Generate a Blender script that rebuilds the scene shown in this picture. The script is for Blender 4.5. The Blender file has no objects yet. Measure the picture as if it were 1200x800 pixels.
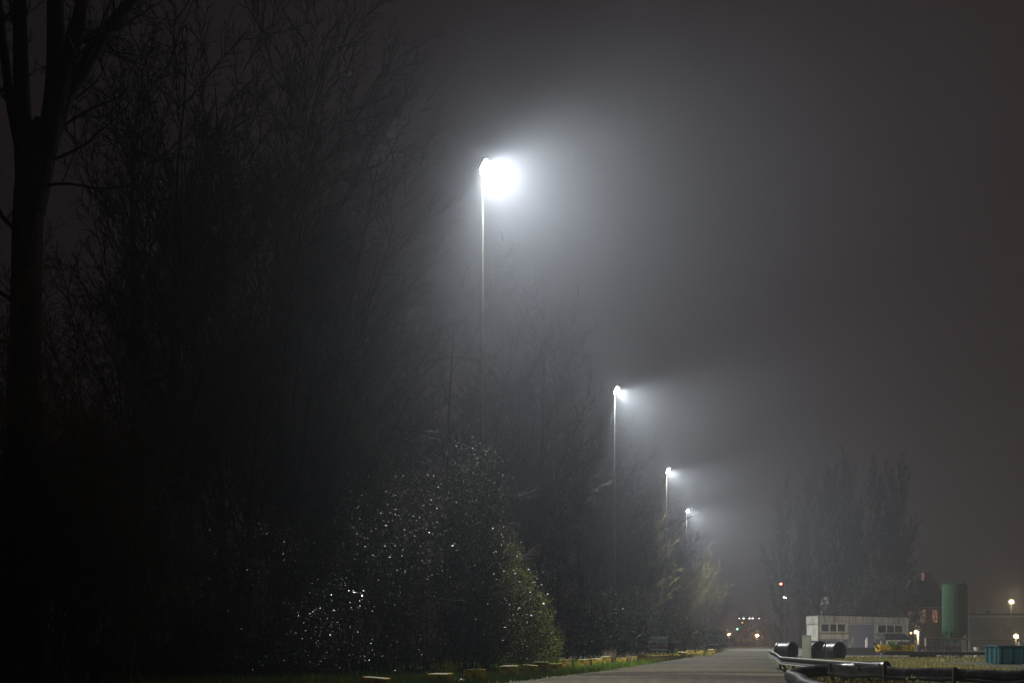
import bpy, math, random
import numpy as np
from mathutils import Vector, Matrix

R = math.radians
random.seed(11)
rng = np.random.default_rng(7)
scene = bpy.context.scene
col = scene.collection

# ------------------------------------------------------------------ camera
CAM_H = 1.3
cam_data = bpy.data.cameras.new("camera")
cam = bpy.data.objects.new("camera", cam_data)
col.objects.link(cam)
cam.location = (0, 0, CAM_H)
cam.rotation_euler = (R(90), 0, 0)
cam_data.sensor_width = 36.0
cam_data.lens = 36.0
cam_data.shift_y = 350.0 / 1200.0
cam_data.clip_start = 0.1
cam_data.clip_end = 3000
scene.camera = cam

# ------------------------------------------------------------------ night sky
world = bpy.data.worlds.new("World")
scene.world = world
world.use_nodes = True
wn = world.node_tree
wn.nodes.clear()
w_out = wn.nodes.new("ShaderNodeOutputWorld")
w_bg = wn.nodes.new("ShaderNodeBackground")
w_tc = wn.nodes.new("ShaderNodeTexCoord")
w_sep = wn.nodes.new("ShaderNodeSeparateXYZ")
w_mr = wn.nodes.new("ShaderNodeMapRange")
w_ramp = wn.nodes.new("ShaderNodeValToRGB")
w_add = wn.nodes.new("ShaderNodeMath"); w_add.operation = 'MULTIPLY_ADD'
# the town glow hangs low in the sky beyond the yard (towards +X), the zenith is darker
wn.links.new(w_tc.outputs["Generated"], w_sep.inputs[0])
wn.links.new(w_sep.outputs["X"], w_add.inputs[0])
w_add.inputs[1].default_value = 0.75
wn.links.new(w_sep.outputs["Z"], w_mr.inputs["Value"])
w_mr.inputs["From Min"].default_value = 0.0
w_mr.inputs["From Max"].default_value = 1.0
w_mr.inputs["To Min"].default_value = 0.62
w_mr.inputs["To Max"].default_value = 0.1
wn.links.new(w_mr.outputs[0], w_add.inputs[2])
wn.links.new(w_add.outputs[0], w_ramp.inputs[0])
w_ramp.color_ramp.elements[0].position = 0.0
w_ramp.color_ramp.elements[0].color = (0.0076, 0.0060, 0.0077, 1)
w_ramp.color_ramp.elements[1].position = 1.0
w_ramp.color_ramp.elements[1].color = (0.029, 0.0190, 0.0168, 1)
wn.links.new(w_ramp.outputs[0], w_bg.inputs["Color"])
w_bg.inputs["Strength"].default_value = 1.0
wn.links.new(w_bg.outputs[0], w_out.inputs["Surface"])

# ------------------------------------------------------------------ exposure and render
scene.view_settings.view_transform = 'Standard'
scene.view_settings.look = 'None'
scene.view_settings.exposure = 0.0
scene.view_settings.gamma = 1.0
scene.view_settings.use_curve_mapping = False
cy = scene.cycles
cy.use_denoising = True
try:
    cy.denoiser = 'OPENIMAGEDENOISE'
except Exception:
    pass
cy.max_bounces = 6
cy.diffuse_bounces = 2
cy.glossy_bounces = 2
cy.transmission_bounces = 2
cy.transparent_max_bounces = 4
cy.volume_bounces = 0
cy.sample_clamp_indirect = 4
cy.seed = 5

# strengths of the flood lamps on the tall masts
FLOOD_W = 37000.0       # main beam of one head
HALO_FILL_W = 750.0         # added point light for halo and hedge fill round the head
HAZE_DENSITY = 0.0017
HAZE_G = 0.77

# ------------------------------------------------------------------ helpers
F = 1200.0
def at(px, py, z):
    """World point on the picture ray through (px, py) at depth z (metres ahead)."""
    return Vector(((px - 600) / F * z, z, CAM_H - (py - 750) / F * z))
def gx(px, z):
    return (px - 600) / F * z

def tag(o, label=None, cat=None, group=None, kind=None):
    if label: o["label"] = label
    if cat: o["category"] = cat
    if group: o["group"] = group
    if kind: o["kind"] = kind
    return o

def thing(name, label, cat, loc=(0, 0, 0), rz=0.0, group=None):
    o = bpy.data.objects.new(name, None)
    o.empty_display_size = 0.3
    col.objects.link(o)
    o.location = loc
    o.rotation_euler = (0, 0, rz)
    return tag(o, label, cat, group)

def children(o):
    return [c for c in bpy.data.objects if c.parent == o]

def copy_tree(o, parent=None):
    c = o.copy()
    col.objects.link(c)
    c.parent = parent
    for ch in children(o):
        copy_tree(ch, c)
    return c

class MB:
    def __init__(self):
        self.v = []; self.f = []
    def add(self, vs, fs):
        n = len(self.v)
        self.v.extend([tuple(p) for p in vs])
        self.f.extend([tuple(i + n for i in f) for f in fs])
        return self
    def box(self, c, s, rz=0.0, rx=0.0, ry=0.0):
        m = Matrix.Rotation(rz, 3, 'Z') @ Matrix.Rotation(ry, 3, 'Y') @ Matrix.Rotation(rx, 3, 'X')
        c = Vector(c)
        vs = [c + m @ Vector((sx * s[0] / 2, sy * s[1] / 2, sz * s[2] / 2))
              for sz in (-1, 1) for sy in (-1, 1) for sx in (-1, 1)]
        fs = [(0, 2, 3, 1), (4, 5, 7, 6), (0, 1, 5, 4), (2, 6, 7, 3), (0, 4, 6, 2), (1, 3, 7, 5)]
        return self.add(vs, fs)
    def tube(self, pts, rad, n=8, cap=True, flat=1.0):
        pts = [Vector(p) for p in pts]
        if not isinstance(rad, (list, tuple)): rad = [rad] * len(pts)
        vs = []; fs = []
        prev_u = None
        for i, p in enumerate(pts):
            t = (pts[min(i + 1, len(pts) - 1)] - pts[max(i - 1, 0)]).normalized()
            if prev_u is None:
                ref = Vector((0, 0, 1)) if abs(t.z) < 0.9 else Vector((1, 0, 0))
                u = t.cross(ref).normalized()
            else:
                u = (prev_u - t * prev_u.dot(t)).normalized()
            prev_u = u
            w = t.cross(u)
            for k in range(n):
                a = 2 * math.pi * k / n
                vs.append(p + u * math.cos(a) * rad[i] + w * math.sin(a) * rad[i] * flat)
        for i in range(len(pts) - 1):
            for k in range(n):
                a = i * n + k; b = i * n + (k + 1) % n
                fs.append((a, b, b + n, a + n))
        if cap:
            fs.append(tuple(range(n))[::-1])
            fs.append(tuple((len(pts) - 1) * n + k for k in range(n)))
        return self.add(vs, fs)
    def lathe(self, prof, n=24, c=(0, 0, 0)):
        vs = []; fs = []
        for r, z in prof:
            for k in range(n):
                a = 2 * math.pi * k / n
                vs.append((c[0] + r * math.cos(a), c[1] + r * math.sin(a), c[2] + z))
        for i in range(len(prof) - 1):
            for k in range(n):
                a = i * n + k; b = i * n + (k + 1) % n
                fs.append((a, b, b + n, a + n))
        fs.append(tuple(range(n))[::-1])
        fs.append(tuple((len(prof) - 1) * n + k for k in range(n)))
        return self.add(vs, fs)
    def prism(self, poly, axis, a, b):
        """poly: 2-D outline; extruded along axis from a to b. axis 'x': poly=(y,z); 'y': poly=(x,z); 'z': poly=(x,y)."""
        def mk(p, t):
            return {'x': (t, p[0], p[1]), 'y': (p[0], t, p[1]), 'z': (p[0], p[1], t)}[axis]
        n = len(poly)
        vs = [mk(p, a) for p in poly] + [mk(p, b) for p in poly]
        fs = [tuple(range(n))[::-1], tuple(range(n, 2 * n))]
        fs += [(i, (i + 1) % n, n + (i + 1) % n, n + i) for i in range(n)]
        return self.add(vs, fs)
    def build(self, name, mat, parent=None, smooth=False, bevel=0.0, loc=None):
        me = bpy.data.meshes.new(name)
        me.from_pydata([tuple(p) for p in self.v], [], self.f)
        me.update()
        import bmesh
        bm = bmesh.new(); bm.from_mesh(me)
        bmesh.ops.recalc_face_normals(bm, faces=bm.faces)
        if bevel:
            es = [e for e in bm.edges if len(e.link_faces) == 2 and e.calc_face_angle(0) > 0.6]
            if es:
                bmesh.ops.bevel(bm, geom=es, offset=bevel, segments=2, affect='EDGES', profile=0.6)
        bm.to_mesh(me); bm.free()
        if smooth:
            me.polygons.foreach_set("use_smooth", [True] * len(me.polygons))
            try:
                me.set_sharp_from_angle(angle=R(40))
            except Exception:
                pass
        me.materials.append(mat)
        o = bpy.data.objects.new(name, me)
        col.objects.link(o)
        if parent: o.parent = parent
        if loc is not None: o.location = loc
        return o

def np_mesh(name, verts, faces, mat, parent=None, smooth=False):
    verts = np.asarray(verts, dtype=np.float32)
    faces = np.asarray(faces, dtype=np.int32)
    me = bpy.data.meshes.new(name)
    k = faces.shape[1]
    me.vertices.add(len(verts)); me.vertices.foreach_set("co", verts.ravel())
    me.loops.add(faces.size); me.loops.foreach_set("vertex_index", faces.ravel())
    me.polygons.add(len(faces))
    me.polygons.foreach_set("loop_start", np.arange(0, faces.size, k, dtype=np.int32))
    me.polygons.foreach_set("loop_total", np.full(len(faces), k, dtype=np.int32))
    if smooth: me.polygons.foreach_set("use_smooth", np.ones(len(faces), dtype=bool))
    me.update(calc_edges=True)
    me.materials.append(mat)
    o = bpy.data.objects.new(name, me)
    col.objects.link(o)
    if parent: o.parent = parent
    return o

def smooth_path(p, n=5):
    P_ = [Vector(q) for q in p]; out_ = []
    for i in range(len(P_) - 1):
        p0, p1, p2, p3 = P_[max(i - 1, 0)], P_[i], P_[i + 1], P_[min(i + 2, len(P_) - 1)]
        for k in range(n):
            t = k / n
            out_.append(0.5 * ((2 * p1) + (p2 - p0) * t + (2 * p0 - 5 * p1 + 4 * p2 - p3) * t * t + (3 * p1 - p0 - 3 * p2 + p3) * t ** 3))
    out_.append(P_[-1]); return out_

# ------------------------------------------------------------------ materials
def mat(name, color, rough=0.7, metal=0.0, spec=0.5, color2=None, scale=4.0, bump=0.0, bump_scale=None,
        stretch=None, lo=0.35, hi=0.65, emit=None, emit_s=0.0, detail=6.0):
    m = bpy.data.materials.new(name)
    m.use_nodes = True
    nt = m.node_tree; N = nt.nodes; L = nt.links
    b = N["Principled BSDF"]
    b.inputs["Base Color"].default_value = (*color, 1)
    b.inputs["Roughness"].default_value = rough
    b.inputs["Metallic"].default_value = metal
    b.inputs["Specular IOR Level"].default_value = spec
    tc = N.new("ShaderNodeTexCoord")
    src = tc.outputs["Object"]
    if stretch:
        mp = N.new("ShaderNodeMapping"); mp.inputs["Scale"].default_value = stretch
        L.new(src, mp.inputs[0]); src = mp.outputs[0]
    if color2:
        no = N.new("ShaderNodeTexNoise"); no.inputs["Scale"].default_value = scale
        no.inputs["Detail"].default_value = detail
        L.new(src, no.inputs["Vector"])
        rp = N.new("ShaderNodeValToRGB")
        rp.color_ramp.elements[0].position = lo; rp.color_ramp.elements[0].color = (*color, 1)
        rp.color_ramp.elements[1].position = hi; rp.color_ramp.elements[1].color = (*color2, 1)
        L.new(no.outputs["Fac"], rp.inputs[0]); L.new(rp.outputs[0], b.inputs["Base Color"])
        rr = N.new("ShaderNodeMapRange")
        rr.inputs["To Min"].default_value = max(0.05, rough - 0.12)
        rr.inputs["To Max"].default_value = min(1.0, rough + 0.12)
        L.new(no.outputs["Fac"], rr.inputs["Value"]); L.new(rr.outputs[0], b.inputs["Roughness"])
    if bump:
        bn = N.new("ShaderNodeTexNoise"); bn.inputs["Scale"].default_value = bump_scale or scale * 4
        bn.inputs["Detail"].default_value = 5
        L.new(src, bn.inputs["Vector"])
        bp = N.new("ShaderNodeBump"); bp.inputs["Strength"].default_value = bump
        bp.inputs["Distance"].default_value = 0.05
        L.new(bn.outputs["Fac"], bp.inputs["Height"]); L.new(bp.outputs[0], b.inputs["Normal"])
    if emit:
        b.inputs["Emission Color"].default_value = (*emit, 1)
        b.inputs["Emission Strength"].default_value = emit_s
        try: m.cycles.emission_sampling = 'NONE'
        except Exception: pass
    return m

M = {}
M['ground'] = mat("ground_soil", (0.035, 0.036, 0.016), 0.95, color2=(0.085, 0.075, 0.035), scale=0.35, bump=0.5, bump_scale=6, detail=10)
M['road'] = mat("road_gravel", (0.017, 0.014, 0.0085), 0.85, spec=0.25, color2=(0.082, 0.068, 0.042), scale=0.30, bump=1.0, bump_scale=16, detail=14, lo=0.42, hi=0.58, stretch=(.28, 1.0, 1.0))  # colour bands across the road carry patches and painted lamp pools
M['yard'] = mat("yard_gravel", (0.055, 0.055, 0.047), 0.8, color2=(0.12, 0.115, 0.095), scale=0.3, bump=0.5, bump_scale=10, detail=10)
M['grass'] = mat("grass_green", (0.085, 0.190, 0.016), 0.5, color2=(0.19, 0.26, 0.035), scale=1.2)
M['grass_dry'] = mat("grass_dry", (0.17, 0.165, 0.038), 0.6, color2=(0.30, 0.25, 0.075), scale=1.5)
M['bark'] = mat("wet_bark", (0.014, 0.012, 0.009), 0.8, spec=0.2, color2=(0.032, 0.027, 0.020), scale=3.0, bump=0.8, bump_scale=14, stretch=(1, 1, 0.25))
M['twig'] = mat("wet_twigs", (0.018, 0.014, 0.010), 0.6, spec=0.25, color2=(0.036, 0.027, 0.017), scale=0.8)
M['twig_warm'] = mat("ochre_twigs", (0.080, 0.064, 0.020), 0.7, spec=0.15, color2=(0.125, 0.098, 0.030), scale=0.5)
M['leaf'] = mat("wet_dark_leaf", (0.008, 0.012, 0.004), 0.27, spec=1.0, color2=(0.022, 0.032, 0.009), scale=1.3)
M['leaf_dull'] = mat('dull_dark_leaf', (0.008, 0.012, 0.003), 0.5, spec=0.07, color2=(0.021, 0.026, 0.006), scale=1.3)
M['leaf_olive'] = mat("lit_olive_leaf", (0.075, 0.100, 0.014), 0.42, spec=0.2, color2=(0.230, 0.255, 0.050), scale=1.3)  # leaf colour raised to carry lamp light on the lit shrub
M['leaf_brown'] = mat('brown_olive_leaf', (0.040, 0.036, 0.010), 0.5, spec=0.2, color2=(0.085, 0.070, 0.020), scale=1.0)
M['leaf_mid'] = mat('damp_dark_leaf', (0.010, 0.015, 0.004), 0.33, spec=0.45, color2=(0.030, 0.036, 0.009), scale=1.3)
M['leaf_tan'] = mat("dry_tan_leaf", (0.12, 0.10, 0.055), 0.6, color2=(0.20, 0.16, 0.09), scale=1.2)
M['leaf_far'] = mat("dull_evergreen_leaf", (0.014, 0.019, 0.011), 0.8, spec=0.1, color2=(0.04, 0.045, 0.025), scale=0.6)
M['rail_highlight'] = mat('pale_rail_highlight', (0.46, 0.46, 0.45), 0.25, spec=0.8, color2=(0.45, 0.45, 0.44), scale=5)  # pale colour standing for lamp highlights on the rail
M['steel'] = mat("galvanised_steel", (0.42, 0.43, 0.42), 0.45, metal=0.6, color2=(0.55, 0.56, 0.54), scale=6)
M['pole'] = mat('weathered_pole', (0.050, 0.050, 0.042), 0.75, spec=0.2, color2=(0.080, 0.077, 0.060), scale=2, stretch=(4, 4, .3))
M['dark_steel'] = mat("dark_painted_steel", (0.035, 0.036, 0.038), 0.4, color2=(0.06, 0.06, 0.06), scale=5)
M['black_gloss'] = mat("wet_black_rubber", (0.009, 0.009, 0.009), 0.36, spec=0.4, color2=(0.030, 0.028, 0.024), scale=3, bump=0.35, bump_scale=7)
M['black_rail'] = mat("wet_black_steel", (0.016, 0.016, 0.017), 0.42, spec=0.35, color2=(0.035, 0.034, 0.033), scale=4, bump=0.1, bump_scale=12)
M['yellow'] = mat("worn_yellow_paint", (0.50, 0.37, 0.025), 0.7, color2=(0.13, 0.11, 0.05), scale=4.5, bump=0.6, bump_scale=18, lo=0.42, hi=0.66)
M['yellow_crate'] = mat("yellow_crate_paint", (0.78, 0.55, 0.02), 0.5, color2=(0.42, 0.27, 0.03), scale=4)
M['concrete'] = mat("worn_concrete", (0.36, 0.35, 0.31), 0.85, color2=(0.50, 0.49, 0.44), scale=6, bump=0.4, bump_scale=24)
M['cabinet'] = mat("grey_green_paint", (0.30, 0.32, 0.235), 0.55, color2=(0.23, 0.245, 0.185), scale=2.5, stretch=(1, 1, 0.4))
M['shed_wall'] = mat("grey_cladding", (0.34, 0.33, 0.28), 0.7, color2=(0.12, 0.12, 0.10), scale=1.6, stretch=(3.2, 1, 0.3), lo=0.45, hi=0.7)
M['shed_white'] = mat("dull_white_panel", (0.42, 0.41, 0.345), 0.65, color2=(0.22, 0.215, 0.18), scale=1.3, stretch=(2, 2, .5), lo=.45, hi=.72)
M['shed_low'] = mat("slate_blue_plinth", (0.13, 0.135, 0.15), 0.7, color2=(0.18, 0.18, 0.19), scale=2)
M['shed_door'] = mat("slate_blue_door", (0.125, 0.14, 0.19), 0.55, color2=(0.16, 0.17, 0.215), scale=1.2)
M['glass'] = mat("dark_window_glass", (0.03, 0.032, 0.034), 0.2, color2=(0.06, 0.06, 0.06), scale=1.0)
M['silo'] = mat("green_silo_paint", (0.005, 0.055, 0.019), 0.7, spec=0.2, color2=(0.010, 0.034, 0.016), scale=1.1, stretch=(2, 2, 0.35))
M['brick'] = mat("dark_red_brick", (0.16, 0.065, 0.04), 0.85, color2=(0.11, 0.05, 0.035), scale=3)
M['roof'] = mat("slate_roof", (0.018, 0.018, 0.020), 0.95, spec=0.1, color2=(0.028, 0.027, 0.028), scale=2)
M['brown'] = mat("brown_boards", (0.11, 0.065, 0.04), 0.8, color2=(0.055, 0.038, 0.028), scale=3, stretch=(3, 3, 0.4))
M['teal'] = mat("teal_container_paint", (0.006, 0.075, 0.085), 0.6, spec=0.25, color2=(0.014, 0.045, 0.05), scale=2.2)
M['white'] = mat("dull_white_plastic", (0.6, 0.59, 0.55), 0.5, color2=(0.5, 0.49, 0.45), scale=3)
M['car'] = mat("dark_car_paint", (0.006, 0.006, 0.006), 0.7, spec=0.05, color2=(0.02, 0.02, 0.021), scale=2)
M['tyre'] = mat("black_tyre", (0.015, 0.015, 0.015), 0.8, color2=(0.025, 0.025, 0.025), scale=8)
M['tail'] = mat("red_lens", (0.16, 0.008, 0.006), 0.2, color2=(0.11, 0.006, 0.005), scale=8)
M['dark_wall'] = mat("dark_render_wall", (0.075, 0.072, 0.066), 0.85, color2=(0.05, 0.05, 0.046), scale=1.2)
M['weed'] = mat("lush_weed_leaf", (0.10, 0.20, 0.02), 0.5, color2=(0.17, 0.27, 0.04), scale=5)
M['reed'] = mat("dry_reed", (0.26, 0.19, 0.11), 0.7, color2=(0.38, 0.30, 0.20), scale=5)
def emitter(name, c, s):
    return mat(name, (0.6, 0.6, 0.6), 0.4, emit=c, emit_s=s)
M['flood_glass'] = emitter("lit_flood_glass", (0.93, 0.97, 1.0), 260)
M['warm_lamp'] = emitter("lit_warm_lamp", (1.0, 0.64, 0.26), 2.2)
M['orange_lamp'] = emitter("lit_orange_lamp", (1.0, 0.43, 0.12), 1.8)
M['white_lamp'] = emitter("lit_white_lamp", (1.0, 0.97, 0.88), 8)
M['green_lamp'] = emitter("lit_green_lamp", (0.35, 1.0, 0.6), 4)
M['red_lamp'] = emitter("lit_red_lamp", (1.0, 0.16, 0.05), 9)

def lit_window():
    m = mat("lit_curtained_window", (0.1, 0.07, 0.05), 0.4)
    nt = m.node_tree; b = nt.nodes["Principled BSDF"]
    tc = nt.nodes.new("ShaderNodeTexCoord")
    no = nt.nodes.new("ShaderNodeTexNoise"); no.inputs["Scale"].default_value = 2.6; no.inputs["Detail"].default_value = 3
    rp = nt.nodes.new("ShaderNodeValToRGB")
    rp.color_ramp.elements[0].position = 0.42; rp.color_ramp.elements[0].color = (0.10, 0.035, 0.015, 1)
    rp.color_ramp.elements[1].position = 0.66; rp.color_ramp.elements[1].color = (0.75, 0.38, 0.16, 1)
    nt.links.new(tc.outputs["Object"], no.inputs["Vector"]); nt.links.new(no.outputs["Fac"], rp.inputs[0])
    nt.links.new(rp.outputs[0], b.inputs["Emission Color"])
    b.inputs["Emission Strength"].default_value = 0.55
    try: m.cycles.emission_sampling = 'NONE'
    except Exception: pass
    return m
M['lit_window'] = lit_window()

def lamp_light(name, parent, loc, energy, color, kind='POINT', size=0.1, rot=None, cone=None, blend=0.5):
    ld = bpy.data.lights.new(name, kind)
    ld.energy = energy; ld.color = color
    ld.shadow_soft_size = size
    if kind == 'SPOT':
        ld.spot_size = cone; ld.spot_blend = blend
    lo = bpy.data.objects.new(name, ld)
    col.objects.link(lo)
    lo.parent = parent
    lo.location = loc
    if rot is not None: lo.rotation_euler = rot
    return lo

# a film of water on the dark leaves
_b = M['leaf'].node_tree.nodes["Principled BSDF"]
_b.inputs["Coat Weight"].default_value = 1.0
_b.inputs["Coat Roughness"].default_value = 0.25
_b.inputs["Coat IOR"].default_value = 1.5
# loose grit of the road: fine speckle over the broad bands of patches and lamp pools
nt = M['road'].node_tree; _b = nt.nodes["Principled BSDF"]
_src = _b.inputs["Base Color"].links[0].from_socket
_tc = nt.nodes.new("ShaderNodeTexCoord"); _n = nt.nodes.new("ShaderNodeTexNoise")
_n.inputs["Scale"].default_value = 3.2; _n.inputs["Detail"].default_value = 4.0; _n.inputs["Roughness"].default_value = 0.75
_mr = nt.nodes.new("ShaderNodeMapRange"); _mr.inputs["From Min"].default_value = 0.32; _mr.inputs["From Max"].default_value = 0.68
_mr.inputs["To Min"].default_value = 0.15; _mr.inputs["To Max"].default_value = 1.95
_mx = nt.nodes.new("ShaderNodeMixRGB"); _mx.blend_type = 'MULTIPLY'; _mx.inputs[0].default_value = 1.0
nt.links.new(_tc.outputs["Object"], _n.inputs["Vector"]); nt.links.new(_n.outputs["Fac"], _mr.inputs["Value"])
nt.links.new(_src, _mx.inputs[1]); nt.links.new(_mr.outputs[0], _mx.inputs[2]); nt.links.new(_mx.outputs[0], _b.inputs["Base Color"])

# ------------------------------------------------------------------ ground, road, haze
def sheet(name, poly, z, m, sub=0):
    mb = MB(); mb.add([(x, y, z) for x, y in poly], [tuple(range(len(poly)))])
    o = mb.build(name, m); o["kind"] = "structure"; return o
g = MB()
g.add([(-280, -50, 0), (380, -50, 0), (380, 560, 0), (-280, 560, 0)], [(0, 1, 2, 3)])
ground = g.build("ground", M['ground']); ground["kind"] = "structure"

left_edge = [(-9.5, -20), (-4.6, 14), (-0.1, 31), (1.33, 35.4), (3.97, 43.3), (6.4, 52), (12.6, 74), (19.3, 97.5), (25.5, 122)]
right_edge = [(-2.5, -20), (4.8, 14), (8.7, 31), (9.5, 34.7), (11.6, 43.5), (14.0, 54), (19.0, 76), (24.6, 99), (31.0, 122)]
def wob(x, y, s):
    return (x + 0.16 * math.sin(y * 1.7 + s) + 0.1 * math.sin(y * 4.1 + s * 2), y)
def densify(e, n=12):
    out = []
    for (a, b), (c, d) in zip(e[:-1], e[1:]):
        for i in range(n):
            t = i / n; out.append((a + (c - a) * t, b + (d - b) * t))
    out.append(e[-1]); return out
le = [wob(x, y, 0.3) for x, y in densify(left_edge)]
re_ = [wob(x, y, 1.9) for x, y in densify(right_edge)]
rb = MB()
NX = 12
rv = []
for (x0, y), (x1, y1) in zip(le, re_):
    for k in range(NX + 1):
        t = k / NX
        x, yy = x0 + (x1 - x0) * t, y + (y1 - y) * t
        bumpy = .5 + .22 * math.sin(yy * 1.05 + .4 * x) + .16 * math.sin(yy * 2.3 - .7 * x + 1) + .12 * math.sin(yy * .43 + 2 + .2 * x)
        rv.append((x, yy, .008 + .06 * math.sin(math.pi * t) ** .7 * bumpy))
rb.add(rv, [(i * (NX + 1) + k, i * (NX + 1) + k + 1, (i + 1) * (NX + 1) + k + 1, (i + 1) * (NX + 1) + k) for i in range(len(le) - 1) for k in range(NX)])
road = rb.build("road", M['road'], smooth=True); road["kind"] = "structure"
sheet("yard", [(16.5, 62), (30, 62), (95, 66), (95, 175), (35, 175), (30.5, 112), (23.5, 90)], 0.004, M['yard'])

haze_b = MB(); haze_b.box((50, 255, 17.5), (676, 626, 37))
hm = bpy.data.materials.new("night_fog"); hm.use_nodes = True
nt = hm.node_tree; nt.nodes.clear()
ho = nt.nodes.new("ShaderNodeOutputMaterial"); pv = nt.nodes.new("ShaderNodeVolumePrincipled")
pv.inputs["Color"].default_value = (0.80, 0.87, 0.97, 1)
pv.inputs["Density"].default_value = HAZE_DENSITY
pv.inputs["Anisotropy"].default_value = HAZE_G
nt.links.new(pv.outputs[0], ho.inputs["Volume"])
haze = haze_b.build("haze", hm); haze["kind"] = "stuff"

# ------------------------------------------------------------------ flood light masts
MAST_TOP = 21.3
def make_mast():
    t = thing("floodlight_mast", "", "floodlight mast", (0, 0, 0), 0, "floodlight masts along the road")
    p = MB(); p.tube([(0, 0, 0), (0, 0, 7), (0, 0, 14), (0, 0, MAST_TOP - 0.2)], [0.085, 0.072, 0.058, 0.045], 12)
    p.build("pole", M['pole'], t, smooth=True)
    b = MB(); b.box((0, 0, 0.02), (0.5, 0.5, 0.04))
    for sx in (-1, 1):
        for sy in (-1, 1): b.tube([(sx * .19, sy * .19, .04), (sx * .19, sy * .19, .09)], .025, 6)
    b.build("base_plate", M['steel'], t)
    br = MB(); br.tube([(0, 0, MAST_TOP - 0.25), (0.03, -0.05, MAST_TOP - 0.1), (0.05, -0.10, MAST_TOP + 0.02)], 0.045, 8)
    br.box((0.02, -0.02, MAST_TOP - 0.28), (0.22, 0.16, 0.1))
    br.build("bracket", M['steel'], t)
    # head: shallow housing with cooling fins, glass looks to the yard and down
    head = MB()
    tilt = R(32)
    ca, sa = math.cos(tilt), math.sin(tilt)
    c0 = Vector((0.08, -0.16, MAST_TOP + 0.0))
    head.box(c0, (0.14, 0.64, 0.50), rz=R(-24), ry=tilt)
    for k in range(5):
        head.box(c0 + Vector((-0.11 * ca, (k - 2) * 0.12, 0.11 * sa)), (0.09, 0.02, 0.44), rz=R(-24), ry=tilt)
    ho_ = head.build("lamp_head", M['dark_steel'], t, bevel=0.01)
    gl = MB()
    d = Vector((ca * math.cos(R(-24)), ca * math.sin(R(-24)), -sa))
    gl.box(c0 + d * 0.095, (0.03, 0.58, 0.44), rz=R(-24), ry=tilt)
    gl.build("lamp_glass", M['flood_glass'], ho_)
    lc = c0 + d * 0.15
    aim = Vector((0.84, -0.27, -0.92)).normalized()
    q = aim.to_track_quat('-Z', 'Y').to_euler()
    lamp_light("flood_beam", t, lc, FLOOD_W, (0.98, 0.985, 0.975), 'SPOT', 0.1, q, R(132), 0.65)
    lamp_light("halo_fill", t, c0 + d * 0.3, HALO_FILL_W, (0.98, 0.985, 0.975), 'POINT', 0.2)  # extra point light beside the beam, added for halo and hedge
    return t
mast0 = make_mast()
mast_pos = [(-1.25, 43.4), (8.2, 81.9), (18.2, 120.6), (26.9, 157.9)]
mast_lab = ["tall thin steel mast with the brightest floodlight, above the near hedge",
            "steel floodlight mast second from the brightest, lamp glowing beside the bare trees",
            "third floodlight mast along the road, smaller lamp above the ochre shrubs",
            "farthest and smallest glowing floodlight mast, lamp just over the tree tops"]
for i, (x, y) in enumerate(mast_pos):
    m_ = mast0 if i == 0 else copy_tree(mast0)
    m_.location = (x, y, 0); m_["label"] = mast_lab[i]
    if i:                                   # farther beams strengthened to widen their glow in the fog
        for ch in children(m_):
            if ch.type == 'LIGHT' and ch.data.type == 'SPOT':
                ch.data = ch.data.copy(); ch.data.energy = FLOOD_W * (1.35, 1.5, 1.6)[i - 1]

# ------------------------------------------------------------------ bare trees
def tubes_np(groups):
    """groups: dict (n_points, sides) -> list of (pts (n,3), rad (n,)). Returns verts, quad faces."""
    V = []; Fc = []; off = 0
    for (n, k), lst in groups.items():
        P = np.array([a for a, _ in lst]); Rd = np.array([b for _, b in lst])
        T = np.gradient(P, axis=1); T /= np.linalg.norm(T, axis=2, keepdims=True) + 1e-9
        ref = rng.normal(size=(len(lst), 1, 3)); ref = np.broadcast_to(ref, T.shape)
        U = np.cross(T, ref); U /= np.linalg.norm(U, axis=2, keepdims=True) + 1e-9
        W = np.cross(T, U)
        a = np.arange(k) * 2 * np.pi / k
        ring = P[:, :, None, :] + Rd[:, :, None, None] * (U[:, :, None, :] * np.cos(a)[None, None, :, None] + W[:, :, None, :] * np.sin(a)[None, None, :, None])
        m = len(lst)
        V.append(ring.reshape(-1, 3))
        idx = off + np.arange(m * n * k).reshape(m, n, k)
        q = np.stack([idx[:, :-1, :], np.roll(idx, -1, axis=2)[:, :-1, :], np.roll(idx, -1, axis=2)[:, 1:, :], idx[:, 1:, :]], axis=-1)
        Fc.append(q.reshape(-1, 4)); off += m * n * k
    return np.concatenate(V), np.concatenate(Fc)

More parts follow.
